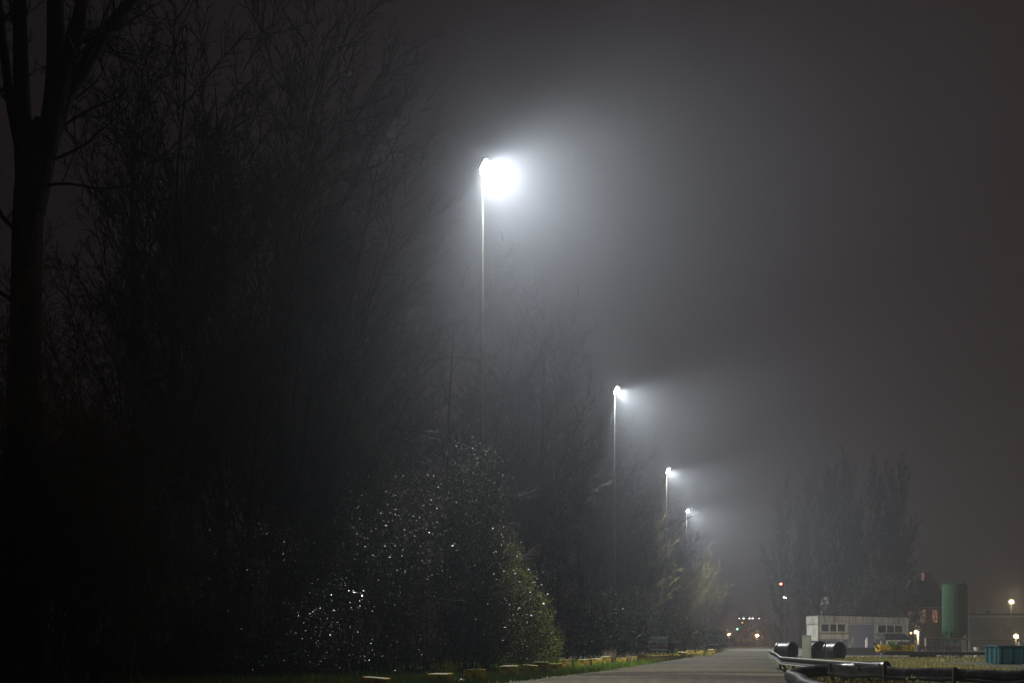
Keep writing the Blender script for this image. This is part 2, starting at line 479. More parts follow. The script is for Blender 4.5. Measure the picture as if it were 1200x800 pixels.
def fine_twigs(parents, per, ang, ratio, r, up, rs, seg=3, wig=.05):
    """Many thin twigs set along every parent branch at once."""
    G = {}
    for P, Rr in parents: G.setdefault(len(P), []).append(P)
    res = []
    for n, lst in G.items():
        P = np.repeat(np.array(lst), per, axis=0); m = len(P)
        L = np.linalg.norm(np.diff(P, axis=1), axis=2).sum(1)
        t = rs.uniform(.06, .99, m); f = t * (n - 1); i = np.minimum(f.astype(int), n - 2)
        ar = np.arange(m); q = P[ar, i] + (P[ar, i + 1] - P[ar, i]) * (f - i)[:, None]
        tg = P[ar, i + 1] - P[ar, i]; tg /= np.linalg.norm(tg, axis=1, keepdims=True)
        u = np.cross(tg, rs.normal(size=(m, 3))); u /= np.linalg.norm(u, axis=1, keepdims=True)
        a = np.radians(ang * rs.uniform(.5, 1.4, m))[:, None]
        d = tg * np.cos(a) + u * np.sin(a)
        Lc = (L * ratio * rs.uniform(.5, 1.25, m) * (1 - .4 * t))[:, None]
        pts = [q]; step = Lc / seg
        for k in range(seg):
            d = d + rs.normal(0, wig, (m, 3)) + np.array([0, 0, up]); d /= np.linalg.norm(d, axis=1, keepdims=True)
            pts.append(pts[-1] + d * step)
        pts = np.stack(pts, 1); rad = np.linspace(r, r * .45, seg + 1)
        res += [(pts[k], rad) for k in range(m)]
    return res

def grow(rs, specs, start, direction, length, radius, lean=None):
    """specs: per level dict(n, t0, ang, ratio, wig, up, rr, seg, sides). Returns list of levels -> tubes."""
    out = [[] for _ in range(len(specs) + 1)]
    def branch(p, d, L, r, lev, seg, wig, up, r_end):
        pts = [p]; dd = d
        step = L / seg
        for i in range(seg):
            dd = dd + rs.normal(0, wig, 3) + np.array([0, 0, up])
            if lean is not None: dd = dd + lean * (0.6 if lev else 0.25)
            dd = dd / np.linalg.norm(dd)
            p = p + dd * step; pts.append(p)
        pts = np.array(pts)
        rad = np.linspace(r, r_end, seg + 1)
        out[lev].append((pts, rad))
        if lev < len(specs):
            s = specs[lev]
            n = s['n'] if isinstance(s['n'], int) else int(rs.integers(s['n'][0], s['n'][1] + 1))
            if lev: n = max(2, int(n * min(1.5, max(0.4, L / s.get('ref', L)))))
            phi = rs.uniform(0, 6.28)
            for j in range(n):
                t = s['t0'] + (1 - s['t0']) * ((j + rs.uniform(0.1, 0.9)) / n)
                f = t * seg; i = min(int(f), seg - 1)
                q = pts[i] + (pts[i + 1] - pts[i]) * (f - i)
                tang = pts[i + 1] - pts[i]; tang = tang / np.linalg.norm(tang)
                rad_here = rad[i] + (rad[i + 1] - rad[i]) * (f - i)
                a = np.radians(s['ang'] * rs.uniform(0.65, 1.3)); phi += 2.4 + rs.normal(0, .4)
                ref = np.array([0.3, 0.2, 1.0]) if abs(tang[2]) < 0.95 else np.array([1.0, 0, 0])
                u = np.cross(tang, ref); u /= np.linalg.norm(u); w = np.cross(tang, u)
                nd = tang * np.cos(a) + (u * np.cos(phi) + w * np.sin(phi)) * np.sin(a)
                Lc = L * s['ratio'] * rs.uniform(0.65, 1.2) * (1.0 - s.get('taper', 0.5) * t)
                rc = max(s.get('rmin', 0.006), min(rad_here * 0.8, rad_here * s['rr'] * rs.uniform(0.8, 1.15)))
                branch(q, nd, Lc, rc, lev + 1, s['seg'], s['wig'], s['up'], max(s.get('rend', 0.004), rc * 0.3))
    return out, branch

def bare_tree(name, label, loc, seed, height, r0, specs, group=None, stems=None, lean=None, bark='bark', twig='twig', cat='tree', stem_seg=10, stem_wig=0.04, rend=0.25, sides=8, fine=(9, 38, .46, .0085, .012)):
    rs = np.random.default_rng(seed)
    t = thing(name, label, cat, loc, 0, group)
    out, branch = grow(rs, specs, None, None, None, None, lean)
    stems = stems or [((0, 0, -0.1), (0, 0, 1), 1.0, 1.0)]
    for p, d, hf, rf in stems:
        d = np.array(d, float); d /= np.linalg.norm(d)
        branch(np.array(p, float), d, height * hf, r0 * rf, 0, stem_seg, stem_wig, 0.02, .018)
    if fine: out.append(fine_twigs(out[-1], fine[0], fine[1], fine[2], fine[3], fine[4], rs))
    def pack(levels, sd):
        g_ = {}
        for lv, k in zip(levels, sd):
            for P, Rr in out[lv]:
                g_.setdefault((len(P), k), []).append((P, Rr))
        return tubes_np(g_)
    v, f = pack([0], [sides]); np_mesh("trunk", v, f, M[bark], t, smooth=True)
    v, f = pack(list(range(1, len(out))), [5, 4] + [3] * 6); np_mesh("crown", v, f, M[twig], t, smooth=False)
    return t

# --- the great tree at the picture's edge: one thick stem that forks
Z = 30.0
bx = gx(30, Z)
big_specs = [
    dict(n=9, t0=0.30, ang=42, ratio=0.42, wig=0.07, up=0.05, rr=0.38, seg=7, taper=0.3),
    dict(n=9, t0=0.15, ang=45, ratio=0.42, wig=0.10, up=0.03, rr=0.5, seg=5, ref=5.0, taper=0.4),
    dict(n=9, t0=0.1, ang=42, ratio=0.42, wig=0.12, up=0.02, rr=0.5, seg=4, ref=2.2, rmin=0.007, taper=0.4),
    dict(n=6, t0=0.1, ang=40, ratio=0.5, wig=0.12, up=0.02, rr=0.6, seg=3, ref=0.9, rmin=0.005, taper=0.4)]
big = thing("great_tree", "thick forked trunk of a huge bare tree at the picture's edge", "tree", (bx, Z, 0))
rs = np.random.default_rng(5)
out, branch = grow(rs, big_specs, None, None, None, None, None)
def sp_path(p):
    return np.array([tuple(q) for q in smooth_path(p, 5)])
def limb(p, r0, r1, lev=0):
    P = sp_path(p); out[lev].append((P, np.linspace(r0, r1, len(P)))); return P
tp = sp_path([(0, 0, -.2), (-.05, 0, 2), (-.05, 0, 5), (-.02, 0, 8), (.0, 0, 10), (.03, 0, 12), (.08, 0, 13.8), (.26, 0, 15.4), (.36, 0, 16.6)])
out[0].append((tp, np.interp(tp[:, 2], [-.2, 2, 6, 12, 13.8, 15.2, 16.0, 16.7], [.8, .62, .5, .41, .42, .46, .3, .06])))
limbs = [limb([(.08, 0, 13.6), (-.04, 0, 15.4), (-.08, 0, 16.6), (-.14, 0, 18.2), (-.17, 0, 20), (-.22, 0, 24.5)], .3, .16),
         limb([(.2, 0, 13.9), (.5, .05, 15.4), (.74, .05, 16.6), (.86, .05, 18), (.85, .05, 20), (.8, 0, 24.5)], .36, .2),
         limb([(.62, 0, 15.6), (.95, -.1, 16.9), (1.22, -.15, 17.8), (1.5, -.2, 18.8), (1.76, -.2, 20), (2.3, -.2, 23.5)], .27, .15),
         limb([(.7, 0, 15.9), (1.15, .1, 17.3), (1.55, .15, 18.0), (2.2, .2, 19.1), (2.9, .2, 20), (4.6, .2, 21.8)], .25, .13),
         limb([(.05, 0, 14.6), (-.3, .1, 16.2), (-.5, .1, 17.2), (-.72, .1, 18.9), (-1.0, .1, 21), (-1.3, .1, 23.5)], .17, .09)]
g1 = {}
for P, Rr in out[0]: g1.setdefault((len(P), 14), []).append((P, Rr))
v, f = tubes_np(g1); np_mesh("trunk", v, f, M['bark'], big, smooth=True)
for P in limbs:
    for k in range(9):
        i = int(rs.integers(9, len(P) - 1)); d = P[i + 1] - P[i]; d = d / np.linalg.norm(d) + rs.normal(0, .55, 3); d /= np.linalg.norm(d)
        branch(P[i], d, rs.uniform(1.4, 3.6), rs.uniform(.03, .06), 1, 7, .09, .03, .012)
for d, p, L, r in [((-1, .2, .7), (-0.2, 0, 13.2), 3.2, .08), ((-1, -.2, .75), (-0.3, 0, 11.2), 3.0, .07), ((.9, .2, .3), (0.6, 0, 15.3), 3.2, .05), ((.9, -.2, .1), (.55, 0, 14.6), 2.6, .05), ((1, .2, .55), (.75, 0, 16.2), 3.2, .05), ((-1, .1, .2), (-.3, 0, 10.0), 3, .08)]:
    d = np.array(d); d = d / np.linalg.norm(d)
    branch(np.array(p, float), d, L, r, 1, 7, 0.12, 0.02, r * .25)
out[4] += fine_twigs(out[2] + out[3], 7, 40, .5, .006, .01, rs)
g1 = {}
for lv, k in ((1, 6), (2, 4), (3, 3), (4, 3)):
    for P, Rr in out[lv]: g1.setdefault((len(P), k), []).append((P, Rr))
v, f = tubes_np(g1); np_mesh("crown", v, f, M['twig'], big)

# --- tall fan-shaped trees behind the hedge
fan_specs = [
    dict(n=17, t0=0.14, ang=33, ratio=0.44, wig=0.05, up=0.02, rr=0.46, seg=8, taper=0.45),
    dict(n=11, t0=0.12, ang=32, ratio=0.42, wig=0.06, up=0.01, rr=0.5, seg=6, ref=8.0, rmin=0.028, taper=0.5),
    dict(n=9, t0=0.1, ang=32, ratio=0.50, wig=0.06, up=0.01, rr=0.5, seg=4, ref=3.0, rmin=0.019, taper=0.5)]
def fan(seed, lo, hi, k):
    r_ = np.random.default_rng(seed)
    return [((r_.uniform(-.5, .5), r_.uniform(-.4, .4), -0.1), (lo + (hi - lo) * (j + .5) / k + r_.uniform(-.02, .02), r_.uniform(-.1, .1), 1), r_.uniform(0.8, 1.0), r_.uniform(.65, 1)) for j in range(k)]
grp_t = "bare trees behind the hedge"
fan_list = [
    (212, 46, 28.5, .27, 21, fan(1, -.10, .16, 3), "bare many-stemmed tree sweeping upward next to the huge forked trunk"),
    (278, 50, 31.0, .27, 22, fan(2, -.04, .22, 3), "tall bare tree in the thick of the grove, its stems close together"),
    (322, 44, 25.0, .24, 23, fan(3, .04, .30, 3), "bare tree whose branches sweep out towards the brightest lamp"),
    (352, 49, 24.5, .24, 25, fan(6, .06, .26, 3), "bare tree at the lamp side of the grove, twigs nearest the brightest lamp"),
    (150, 52, 30.0, .26, 24, fan(4, -.10, .10, 2), "tall bare tree seen through the huge forked trunk's side twigs"),
]
for px, z, h, r0, sd, st, lab in fan_list:
    bare_tree("bare_tree", lab, (gx(px, z), z, 0), sd, h, r0, fan_specs, grp_t, st, lean=np.array([0.022, 0, -.006]), fine=(5, 34, .6, .0095, .008))
# lower leaning tree in front of the lamp's left
lean_specs = [
    dict(n=13, t0=0.2, ang=32, ratio=0.42, wig=0.06, up=0.01, rr=0.42, seg=7, taper=0.4),
    dict(n=11, t0=0.12, ang=32, ratio=0.45, wig=0.07, up=0.01, rr=0.5, seg=5, ref=5.0, rmin=0.010, taper=0.5),
    dict(n=10, t0=0.1, ang=34, ratio=0.45, wig=0.08, up=0.01, rr=0.5, seg=4, ref=2.2, rmin=0.009, taper=0.5)]
bare_tree("leaning_tree", "low bare tree leaning over the hedge towards the brightest mast", (gx(300, 39), 39, 0), 31, 14.0, .17, lean_specs, grp_t,
          [((0, 0, -.1), (.30, -.05, 1), 1.0, 1.0), ((-.5, .2, -.1), (.1, .0, 1), .9, .8), ((.3, 0, -.1), (.44, -.15, 1), .85, .7)], lean=np.array([0.012, 0, 0]))
bare_tree("drooping_tree", "bare tree with one long crooked bough stretching sideways before the grove", (gx(160, 40), 40, 0), 33, 13.5, .16, lean_specs, grp_t,
          [((0, 0, -.1), (.25, .0, 1), 1.0, 1.0), ((-.3, .2, -.1), (-.15, .1, 1), .95, .8)])
# --- trees behind the brightest mast
oak_specs = [
    dict(n=13, t0=0.18, ang=33, ratio=0.50, wig=0.05, up=0.035, rr=0.45, seg=7, taper=0.5),
    dict(n=11, t0=0.12, ang=32, ratio=0.44, wig=0.07, up=0.03, rr=0.5, seg=5, ref=8.0, rmin=0.036, taper=0.5),
    dict(n=12, t0=0.1, ang=32, ratio=0.48, wig=0.06, up=0.02, rr=0.5, seg=4, ref=3.5, rmin=0.026, taper=0.5)]
def mid_tree(name, lab, px, z, top, r0, sd, stems=None, specs=oak_specs, twig='twig', grp="bare trees beyond the brightest mast"):
    h = (750 - top) / F * z + CAM_H
    return bare_tree(name, lab, (gx(px, z), z, 0), sd, h * 0.84, r0, specs, grp, stems, twig=twig, fine=(7, 32, .6, .014, .02))
m1 = mid_tree("bare_tree", "bare tree with open forked limbs rising close behind the brightest mast's pole", 540, 66, 300, .3, 41,
         [((0, 0, -.1), (-.03, 0, 1), 1, 1), ((-.2, .1, -.1), (-.22, .05, 1), .82, .7), ((.2, .1, -.1), (.13, .05, 1), .9, .7)])
m2 = mid_tree("bare_tree", "broad bare tree between the brightest mast and the second lamp", 622, 74, 318, .3, 42,
         [((0, 0, -.1), (.03, 0, 1), 1, 1), ((-.2, .1, -.1), (-.12, .05, 1), .92, .7), ((.2, .1, -.1), (.16, .05, 1), .9, .7)])
m3 = mid_tree("bare_tree", "rounded bare tree whose dense twigs end just short of the second lamp", 655, 94, 352, .28, 43,
         [((0, 0, -.1), (.0, 0, 1), 1, 1), ((.2, .1, -.1), (.1, .05, 1), .85, .7), ((-.2, .1, -.1), (-.16, .05, 1), .85, .7)])
# copies, turned, carry the belt along the road
def tcopy(src, px, z, scale, rz, lab, grp):
    c = copy_tree(src); c.location = (gx(px, z), z, 0); c.scale = (scale,) * 3; c.rotation_euler = (0, 0, rz)
    c["label"] = lab; c["group"] = grp; return c
gb = "bare trees receding along the road"
tcopy(m2, 470, 62, .72, 2.0, "bare tree low behind the hedge between leaning tree and brightest mast", "bare trees beyond the brightest mast")
tcopy(m1, 590, 86, .95, 1.2, "faint bare tree hazy behind the brightest mast's pole", "bare trees beyond the brightest mast")
tcopy(m1, 716, 104, .80, 2.6, "bare tree standing just behind the second mast's pole", gb)
tcopy(m3, 742, 130, .86, 0.8, "bare tree beside the third mast's pole on the second mast's side", gb)
tcopy(m2, 690, 98, .86, 4.4, "hazy bare tree peering over the rounded one near the second lamp", gb)
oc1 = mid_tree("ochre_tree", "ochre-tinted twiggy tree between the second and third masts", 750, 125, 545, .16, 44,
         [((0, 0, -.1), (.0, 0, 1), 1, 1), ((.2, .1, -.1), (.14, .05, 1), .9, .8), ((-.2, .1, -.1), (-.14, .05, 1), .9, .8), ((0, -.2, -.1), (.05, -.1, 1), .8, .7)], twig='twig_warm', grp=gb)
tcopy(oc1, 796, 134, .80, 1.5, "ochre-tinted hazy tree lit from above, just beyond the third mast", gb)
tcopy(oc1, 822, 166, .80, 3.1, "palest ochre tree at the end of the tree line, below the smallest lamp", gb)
tcopy(m3, 778, 140, .66, 2.2, "hazy bare tree behind the third mast", gb)
tcopy(m1, 806, 185, .72, 0.2, "far hazy bare tree behind the smallest lamp", gb)
tcopy(m3, 842, 250, .50, 1.1, "dim far tree where the lit tree line ends at the road's bend", gb)
tcopy(m2, 868, 290, .42, 5.1, "dim far low tree behind the two orange lamps", gb)
tcopy(m1, 896, 270, .42, 3.9, "dim far low tree in front of the leftmost poplar", gb)

# --- poplars behind the shed
pop_specs = [
    dict(n=26, t0=0.06, ang=17, ratio=0.34, wig=0.03, up=0.07, rr=0.34, seg=7, taper=0.45),
    dict(n=9, t0=0.1, ang=18, ratio=0.42, wig=0.05, up=0.06, rr=0.5, seg=4, ref=7.0, rmin=0.03, taper=0.5),
    dict(n=8, t0=0.1, ang=20, ratio=0.45, wig=0.06, up=0.05, rr=0.5, seg=3, ref=3.0, rmin=0.022, rend=0.012, taper=0.4)]
zp = 185
pops = [bare_tree("poplar_tree", "", (0, 0, 0), 60 + k, 27.5, .34, pop_specs, "row of tall bare poplars behind the shed", stem_wig=0.015, fine=(28, 19, .55, .032, .06)) for k in range(3)]
pop_list = [(916, 578, 0, "slim bare poplar at the road end of the row, behind the red-lit mast"),
            (938, 574, 1, "bare poplar second from the road end of the row"),
            (957, 577, 2, "shortest bare poplar, third from the road end of the row"),
            (979, 563, 0, "bare poplar rising straight behind the shed's steaming flue"),
            (1000, 556, 1, "tallest bare poplar at the middle of the row"),
            (1021, 566, 2, "bare poplar behind the shed's blue door side, sixth from the road end"),
            (1040, 572, 0, "bare poplar second from the yard end of the row"),
            (1056, 558, 1, "broad bare poplar at the yard end of the row, above the brick house")]
for i, (px, top, k, lab) in enumerate(pop_list):
    z = zp + (i % 3) * 5
    p_ = pops[k] if i < 3 else copy_tree(pops[k])
    h = (750 - top) / F * z + CAM_H
    s = h / 28.5
    p_.location = (gx(px, z), z, 0); p_.scale = (s * (1.25 if i == 7 else 1.05), s, s); p_.rotation_euler = (0, 0, i * 1.3); p_["label"] = lab

# ------------------------------------------------------------------ leafy shrubs
def leaf_cloud(n, lobes, size, rs, droop=0.3):
    """lobes: (cx,cy,cz,rx,ry,rz). Leaves near each lobe's shell, gathered in clumps."""
    vols = np.array([l[3] * l[4] + l[4] * l[5] + l[3] * l[5] for l in lobes]); vols /= vols.sum()
    pick = rs.choice(len(lobes), n, p=vols)
    Lb = np.array(lobes)[pick]
    nc = max(20, n // 28)
    cd = rs.normal(size=(nc, 3)); cd /= np.linalg.norm(cd, axis=1, keepdims=True)
    cr = rs.uniform(0.62, 1.08, nc)
    ci = rs.integers(0, nc, n)
    d = cd[ci] * cr[ci][:, None] + rs.normal(0, 0.085, (n, 3))
    P = Lb[:, :3] + d * Lb[:, 3:]
    P = P[P[:, 2] > 0.05]
    n = len(P)
    nrm = rs.normal(size=(n, 3)); nrm[:, 2] += droop; nrm /= np.linalg.norm(nrm, axis=1, keepdims=True)
    t = np.cross(nrm, rs.normal(size=(n, 3))); t /= np.linalg.norm(t, axis=1, keepdims=True)
    b = np.cross(nrm, t)
    s = (size * rs.uniform(0.6, 1.35, n))[:, None]
    V = np.stack([P - t * s, P + b * s * 0.42 + nrm * s * .12, P + t * s, P - b * s * 0.42 + nrm * s * .12], axis=1).reshape(-1, 3)
    Fq = np.arange(n * 4).reshape(n, 4)
    return V, Fq

shrub_tw = [
    dict(n=8, t0=0.15, ang=38, ratio=0.5, wig=0.1, up=0.02, rr=0.5, seg=5, taper=0.4),
    dict(n=7, t0=0.1, ang=40, ratio=0.5, wig=0.12, up=0.01, rr=0.5, seg=4, ref=1.8, rmin=0.008, taper=0.4),
    dict(n=5, t0=0.1, ang=40, ratio=0.55, wig=0.12, up=0.0, rr=0.6, seg=3, ref=.9, rmin=0.006, taper=0.4)]
def shrub(name, label, loc, seed, lobes, n, size, leafm, group=None, twig='twig', ht=4, nst=7, cat='shrub'):
    rs = np.random.default_rng(seed)
    t = thing(name, label, cat, loc, 0, group)
    v, f = leaf_cloud(n, lobes, size, rs)
    np_mesh("foliage", v, f, M[leafm], t)
    out, branch = grow(rs, shrub_tw, None, None, None, None, None)
    for k in range(nst):
        l = lobes[k % len(lobes)]
        p = np.array([l[0] * .6 + rs.normal(0, .3), l[1] * .6, -0.05])
        tgt = np.array([l[0] + rs.normal(0, l[3] * .5), l[1] + rs.normal(0, l[4] * .5), l[2] + l[5] * rs.uniform(.5, 1.25)])
        d = tgt - p; L = np.linalg.norm(d)
        branch(p, d / L, L, .05, 0, 7, .06, .01, .012)
    g_ = {}
    for lv, k in zip(range(len(out)), (5, 4, 3, 3)):
        for P, Rr in out[lv]: g_.setdefault((len(P), k), []).append((P, Rr))
    v, f = tubes_np(g_); np_mesh("stems", v, f, M[twig], t)
    return t
gh = "dark wet shrubs of the hedge"
def lobes_for(w, h, rs, k=9):
    L = []
    for j in range(k):
        z = rs.uniform(0.18, 0.86) * h
        wx = w * 0.5 * (1 - 0.45 * (z / h) ** 1.5)
        L.append((rs.uniform(-wx, wx), rs.uniform(-1.4, 1.4), z, rs.uniform(.9, 1.5) * w * .2, rs.uniform(1.0, 1.6), rs.uniform(.8, 1.25) * h * .17))
    for j in range(5):
        L.append((rs.uniform(-w * .5, w * .5), rs.uniform(-1.6, -.8), rs.uniform(.06, .16) * h, rs.uniform(1.0, 1.6), rs.uniform(.7, 1.0), rs.uniform(.08, .15) * h))
    return L
hedge = [  # px, depth, top px, width m, leaf material, label
    (20, 37, 470, 8.0, 'leaf_brown', "dark olive shrub at the foot of the huge forked trunk"),
    (120, 39, 520, 8.0, 'leaf', "dark wet shrub with brownish shoots, second along the hedge from the huge trunk"),
    (215, 36, 590, 6.5, 'leaf', "dark glossy shrub glinting with wet leaves, low front mound of the hedge"),
    (300, 36.5, 608, 7.0, 'leaf', "rounded glossy shrub with the most white glints on its wet leaves"),
    (330, 41, 520, 8.0, 'leaf_mid', "tall black-green shrub behind the rounded glinting one"),
    (400, 38.5, 560, 7.0, 'leaf_mid', "dark wet shrub standing between the glinting mound and the brightest mast"),
    (455, 42, 460, 8.0, 'leaf_brown', "tall dark olive shrub under the leaning bare tree"),
    (500, 40, 560, 7.0, 'leaf_mid', "dark twiggy shrub before the foot of the brightest mast"),
    (556, 40.4, 518, 6.5, 'leaf_dull', "tall dark shrub hiding the lower pole of the brightest mast"),
]
for i, (px, z, top, w, lm, lab) in enumerate(hedge):
    rs = np.random.default_rng(100 + i)
    h = (750 - top) / F * z + CAM_H
    if i == 8:
        lb_ = [(.2 * math.sin(j * 2.2), -.2, .7 + j * .95, 1.25, .9, .95) for j in range(9)] + [(-1.6, -.3, 2, 1.3, 1, 1.8), (1.6, -.2, 1.6, 1.3, 1, 1.5), (-1.4, 0, 5, 1.2, 1, 1.6)]
        shrub("hedge_shrub", lab, (gx(px, z), z, 0), 208, lb_, 36000, .042, lm, gh, ht=h); continue
    shrub("hedge_shrub", lab, (gx(px, z), z, 0), 200 + i, lobes_for(w, h, rs, 10), 64000 if i in (1, 2, 3) else 30000, .033 if i in (1, 2, 3) else .042, lm, gh, ht=h, nst=16)
rs = np.random.default_rng(55)
shrub("twiggy_scrub", "tall tangle of brown twigs around the huge forked trunk's foot", (gx(70, 27.5), 27.5, 0), 250,
      [(-1.8, 0, 4.5, 1.3, 1.2, 2.2), (-.6, .2, 7.0, 1.3, 1.2, 2.2), (.6, 0, 5.0, 1.4, 1.2, 2.4), (1.7, 0, 5.5, 1.2, 1.2, 2.0), (-1.6, 0, 8.2, 1.0, 1.1, 1.8), (.9, .2, 2.2, 2.4, 1.2, 1.9), (-1.5, 0, 1.9, 1.8, 1.1, 1.9), (2.6, .3, 3.4, 1.2, 1.2, 2.0)],
      9000, .035, 'leaf_brown', gh, twig='twig_warm', nst=46)
# lit shrub beyond the mast
rs = np.random.default_rng(77)
z = 52; 
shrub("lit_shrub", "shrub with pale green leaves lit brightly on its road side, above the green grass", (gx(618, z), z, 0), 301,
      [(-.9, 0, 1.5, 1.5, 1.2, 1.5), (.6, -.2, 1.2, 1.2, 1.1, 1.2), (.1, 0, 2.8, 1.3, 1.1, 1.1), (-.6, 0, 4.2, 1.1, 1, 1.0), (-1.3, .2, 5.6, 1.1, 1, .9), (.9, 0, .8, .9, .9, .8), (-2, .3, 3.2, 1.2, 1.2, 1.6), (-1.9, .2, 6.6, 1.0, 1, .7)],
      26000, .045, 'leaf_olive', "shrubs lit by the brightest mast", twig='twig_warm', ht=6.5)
shrub("ivy_tree", "tall dark leafy shrub between the lit shrub and the second mast's pole", (gx(655, 62), 62, 0), 302,
      [(0, 0, 2, 1.6, 1.5, 2), (.6, 0, 4.2, 1.4, 1.3, 1.8), (-.9, .4, 5.6, 1.5, 1.3, 1.8), (1.8, .2, 1.8, 1.5, 1.2, 1.6), (-.5, 0, 8, 1.2, 1.1, 1.6)], 14000, .065, 'leaf_dull', "shrubs lit by the brightest mast", ht=8)
shrub("dark_shrub", "low dark shrub behind the yellow blocks and dry reeds", (gx(703, 72), 72, 0), 303,
      [(-1.5, 0, 1.3, 1.6, 1.3, 1.4), (.8, 0, 1.7, 1.8, 1.3, 1.7), (0, .4, 3.4, 1.7, 1.3, 1.6), (2.4, .2, 1.3, 1.4, 1.2, 1.4)], 12000, .065, 'leaf_dull', "shrubs along the road beyond the lit one", ht=4.5)
shrub("dark_shrub", "dark shrub right behind the parked vehicle", (gx(748, 92), 92, 0), 304,
      [(-1.8, 0, 1.6, 2.2, 1.5, 1.8), (1, 0, 2.2, 2.2, 1.5, 2.2), (-.2, .4, 4.2, 2.0, 1.5, 1.9), (3, .2, 1.6, 1.6, 1.3, 1.6)], 9000, .10, 'leaf_far', "shrubs along the road beyond the lit one", ht=5.5)
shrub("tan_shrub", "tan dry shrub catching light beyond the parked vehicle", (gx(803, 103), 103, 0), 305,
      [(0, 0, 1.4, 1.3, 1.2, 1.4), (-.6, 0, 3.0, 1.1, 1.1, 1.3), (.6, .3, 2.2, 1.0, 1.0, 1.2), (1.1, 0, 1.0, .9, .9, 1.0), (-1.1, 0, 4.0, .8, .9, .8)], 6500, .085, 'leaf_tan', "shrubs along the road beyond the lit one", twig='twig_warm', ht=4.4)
shrub("dark_shrub", "far dark shrub past the tan one at the road's bend", (gx(820, 128), 128, 0), 306,
      [(0, 0, 1.6, 2.4, 1.6, 1.7), (-2, 0, 2.4, 2.2, 1.6, 2.2), (2.3, .3, 1.2, 2.0, 1.5, 1.2)], 6000, .13, 'leaf_far', "shrubs along the road beyond the lit one", ht=4)
shrub("dark_shrub", "far dim shrub behind the two orange lamps", (gx(868, 235), 235, 0), 307,
      [(0, 0, 1.8, 7, 2, 1.9), (-7, 0, 2.2, 6, 2, 2.2), (6, .3, 2.6, 5, 2, 2.6)], 6000, .24, 'leaf_far', "shrubs along the road beyond the lit one", ht=4)
shrub("evergreen_tree", "large black evergreen rising behind the shed beside the brick house", (gx(1022, 142), 142, 0), 308,
      [(0, 0, 4.5, 4.6, 3, 4.2), (-2.4, 0, 3.2, 2.8, 2.6, 3.2), (2.6, 0, 5.6, 3.2, 2.6, 4.0), (.4, .3, 8.0, 3.0, 2.5, 2.6), (4.6, 0, 3.8, 2.6, 2.4, 3.8), (4.6, 0, 7.8, 2.4, 2.2, 2.2)], 14000, .17, 'leaf_far', None, ht=9, cat='tree')
for ch in list(bpy.data.objects):
    pass

# ------------------------------------------------------------------ grass
def blades(name, pts, hmin, hmax, w, m, seed, lean=.35):
    rs = np.random.default_rng(seed)
    n = len(pts)
    a = rs.uniform(0, 6.28, n); h = rs.uniform(hmin, hmax, n)
    side = np.stack([np.cos(a), np.sin(a), np.zeros(n)], 1) * w
    la = rs.uniform(0, 6.28, n); ln = (rs.uniform(.1, 1, n) * lean * h)
    mid = pts + np.stack([np.cos(la) * ln * .35, np.sin(la) * ln * .35, h * .6], 1)
    tip = pts + np.stack([np.cos(la) * ln, np.sin(la) * ln, h], 1)
    V = np.stack([pts - side, pts + side, mid + side * .7, mid - side * .7, tip], 1).reshape(-1, 3)
    b = np.arange(n)[:, None] * 5
    T = np.concatenate([b + np.array([[0, 1, 2]]), b + np.array([[0, 2, 3]]), b + np.array([[3, 2, 4]])])
    o = np_mesh(name, V, T, m); return o
def interp_edge(edge, y):
    xs = np.array([e[0] for e in edge]); ys = np.array([e[1] for e in edge])
    return np.interp(y, ys, xs)
rs = np.random.default_rng(900)
def clumped(n, y0, y1, fx0, fx1, pw=1.0):
    y = y0 + (y1 - y0) * rs.uniform(0, 1, n) ** pw
    x = fx0(y) + (fx1(y) - fx0(y)) * rs.uniform(0, 1, n)
    keep = (np.sin(x * 1.9 + 1.3 * np.sin(y * .8)) * np.sin(y * 1.5 + x * .6) + rs.uniform(-1, 1, n)) > -0.5
    return np.stack([x, y, np.zeros(n)], 1)[keep]
P = clumped(90000, 27, 62, lambda y: interp_edge(left_edge, y) - 9.5 - np.maximum(0, 40 - y) * 1.5, lambda y: interp_edge(left_edge, y) - .15, 1.3)
tag(blades("grass", P, .08, .26, .014, M['grass'], 1), kind="stuff")
P = clumped(24000, 60, 120, lambda y: interp_edge(left_edge, y) - 5, lambda y: interp_edge(left_edge, y) - .2)
tag(blades("grass", P, .1, .3, .03, M['grass_dry'], 2), kind="stuff")
P = clumped(60000, 22, 66, lambda y: interp_edge(right_edge, y) + .15, lambda y: interp_edge(right_edge, y) + 9 + np.maximum(0, 50 - y) * .12, 1.2)
tag(blades("dry_grass", P, .06, .22, .015, M['grass_dry'], 3), kind="stuff")
# ground vegetation on the road's right verge farther away
P = clumped(14000, 62, 78, lambda y: interp_edge(right_edge, y) + .2, lambda y: interp_edge(right_edge, y) + 24)
tag(blades("dry_grass", P, .06, .2, .03, M['grass_dry'], 4), kind="stuff")

def reed_clump(px, py, h, n, label, seed, m='reed'):
    z = CAM_H * F / (py - 750)
    r_ = np.random.default_rng(seed)
    pts = np.stack([r_.normal(0, .18, n), r_.normal(0, .18, n), np.zeros(n)], 1)
    o = blades("dry_reed_clump", pts, h * .5, h, .012, M[m], seed, .45)
    o.location = (gx(px, z), z, 0)
    return tag(o, label, "grass clump", "dry grass clumps among the blocks")
reed_clump(714, 779, 1.0, 170, "tallest pale dry reed clump, between two yellow blocks", 11)
reed_clump(735, 778, .75, 90, "thinner pale reed clump behind the yellow blocks near the verge's end", 12)
reed_clump(522, 796, .9, 60, "sparse dark grass clump over the low yellow block", 13, 'grass_dry')
reed_clump(20, 803, 1.1, 70, "upright grass tuft at the picture's lower corner", 14, 'grass_dry')

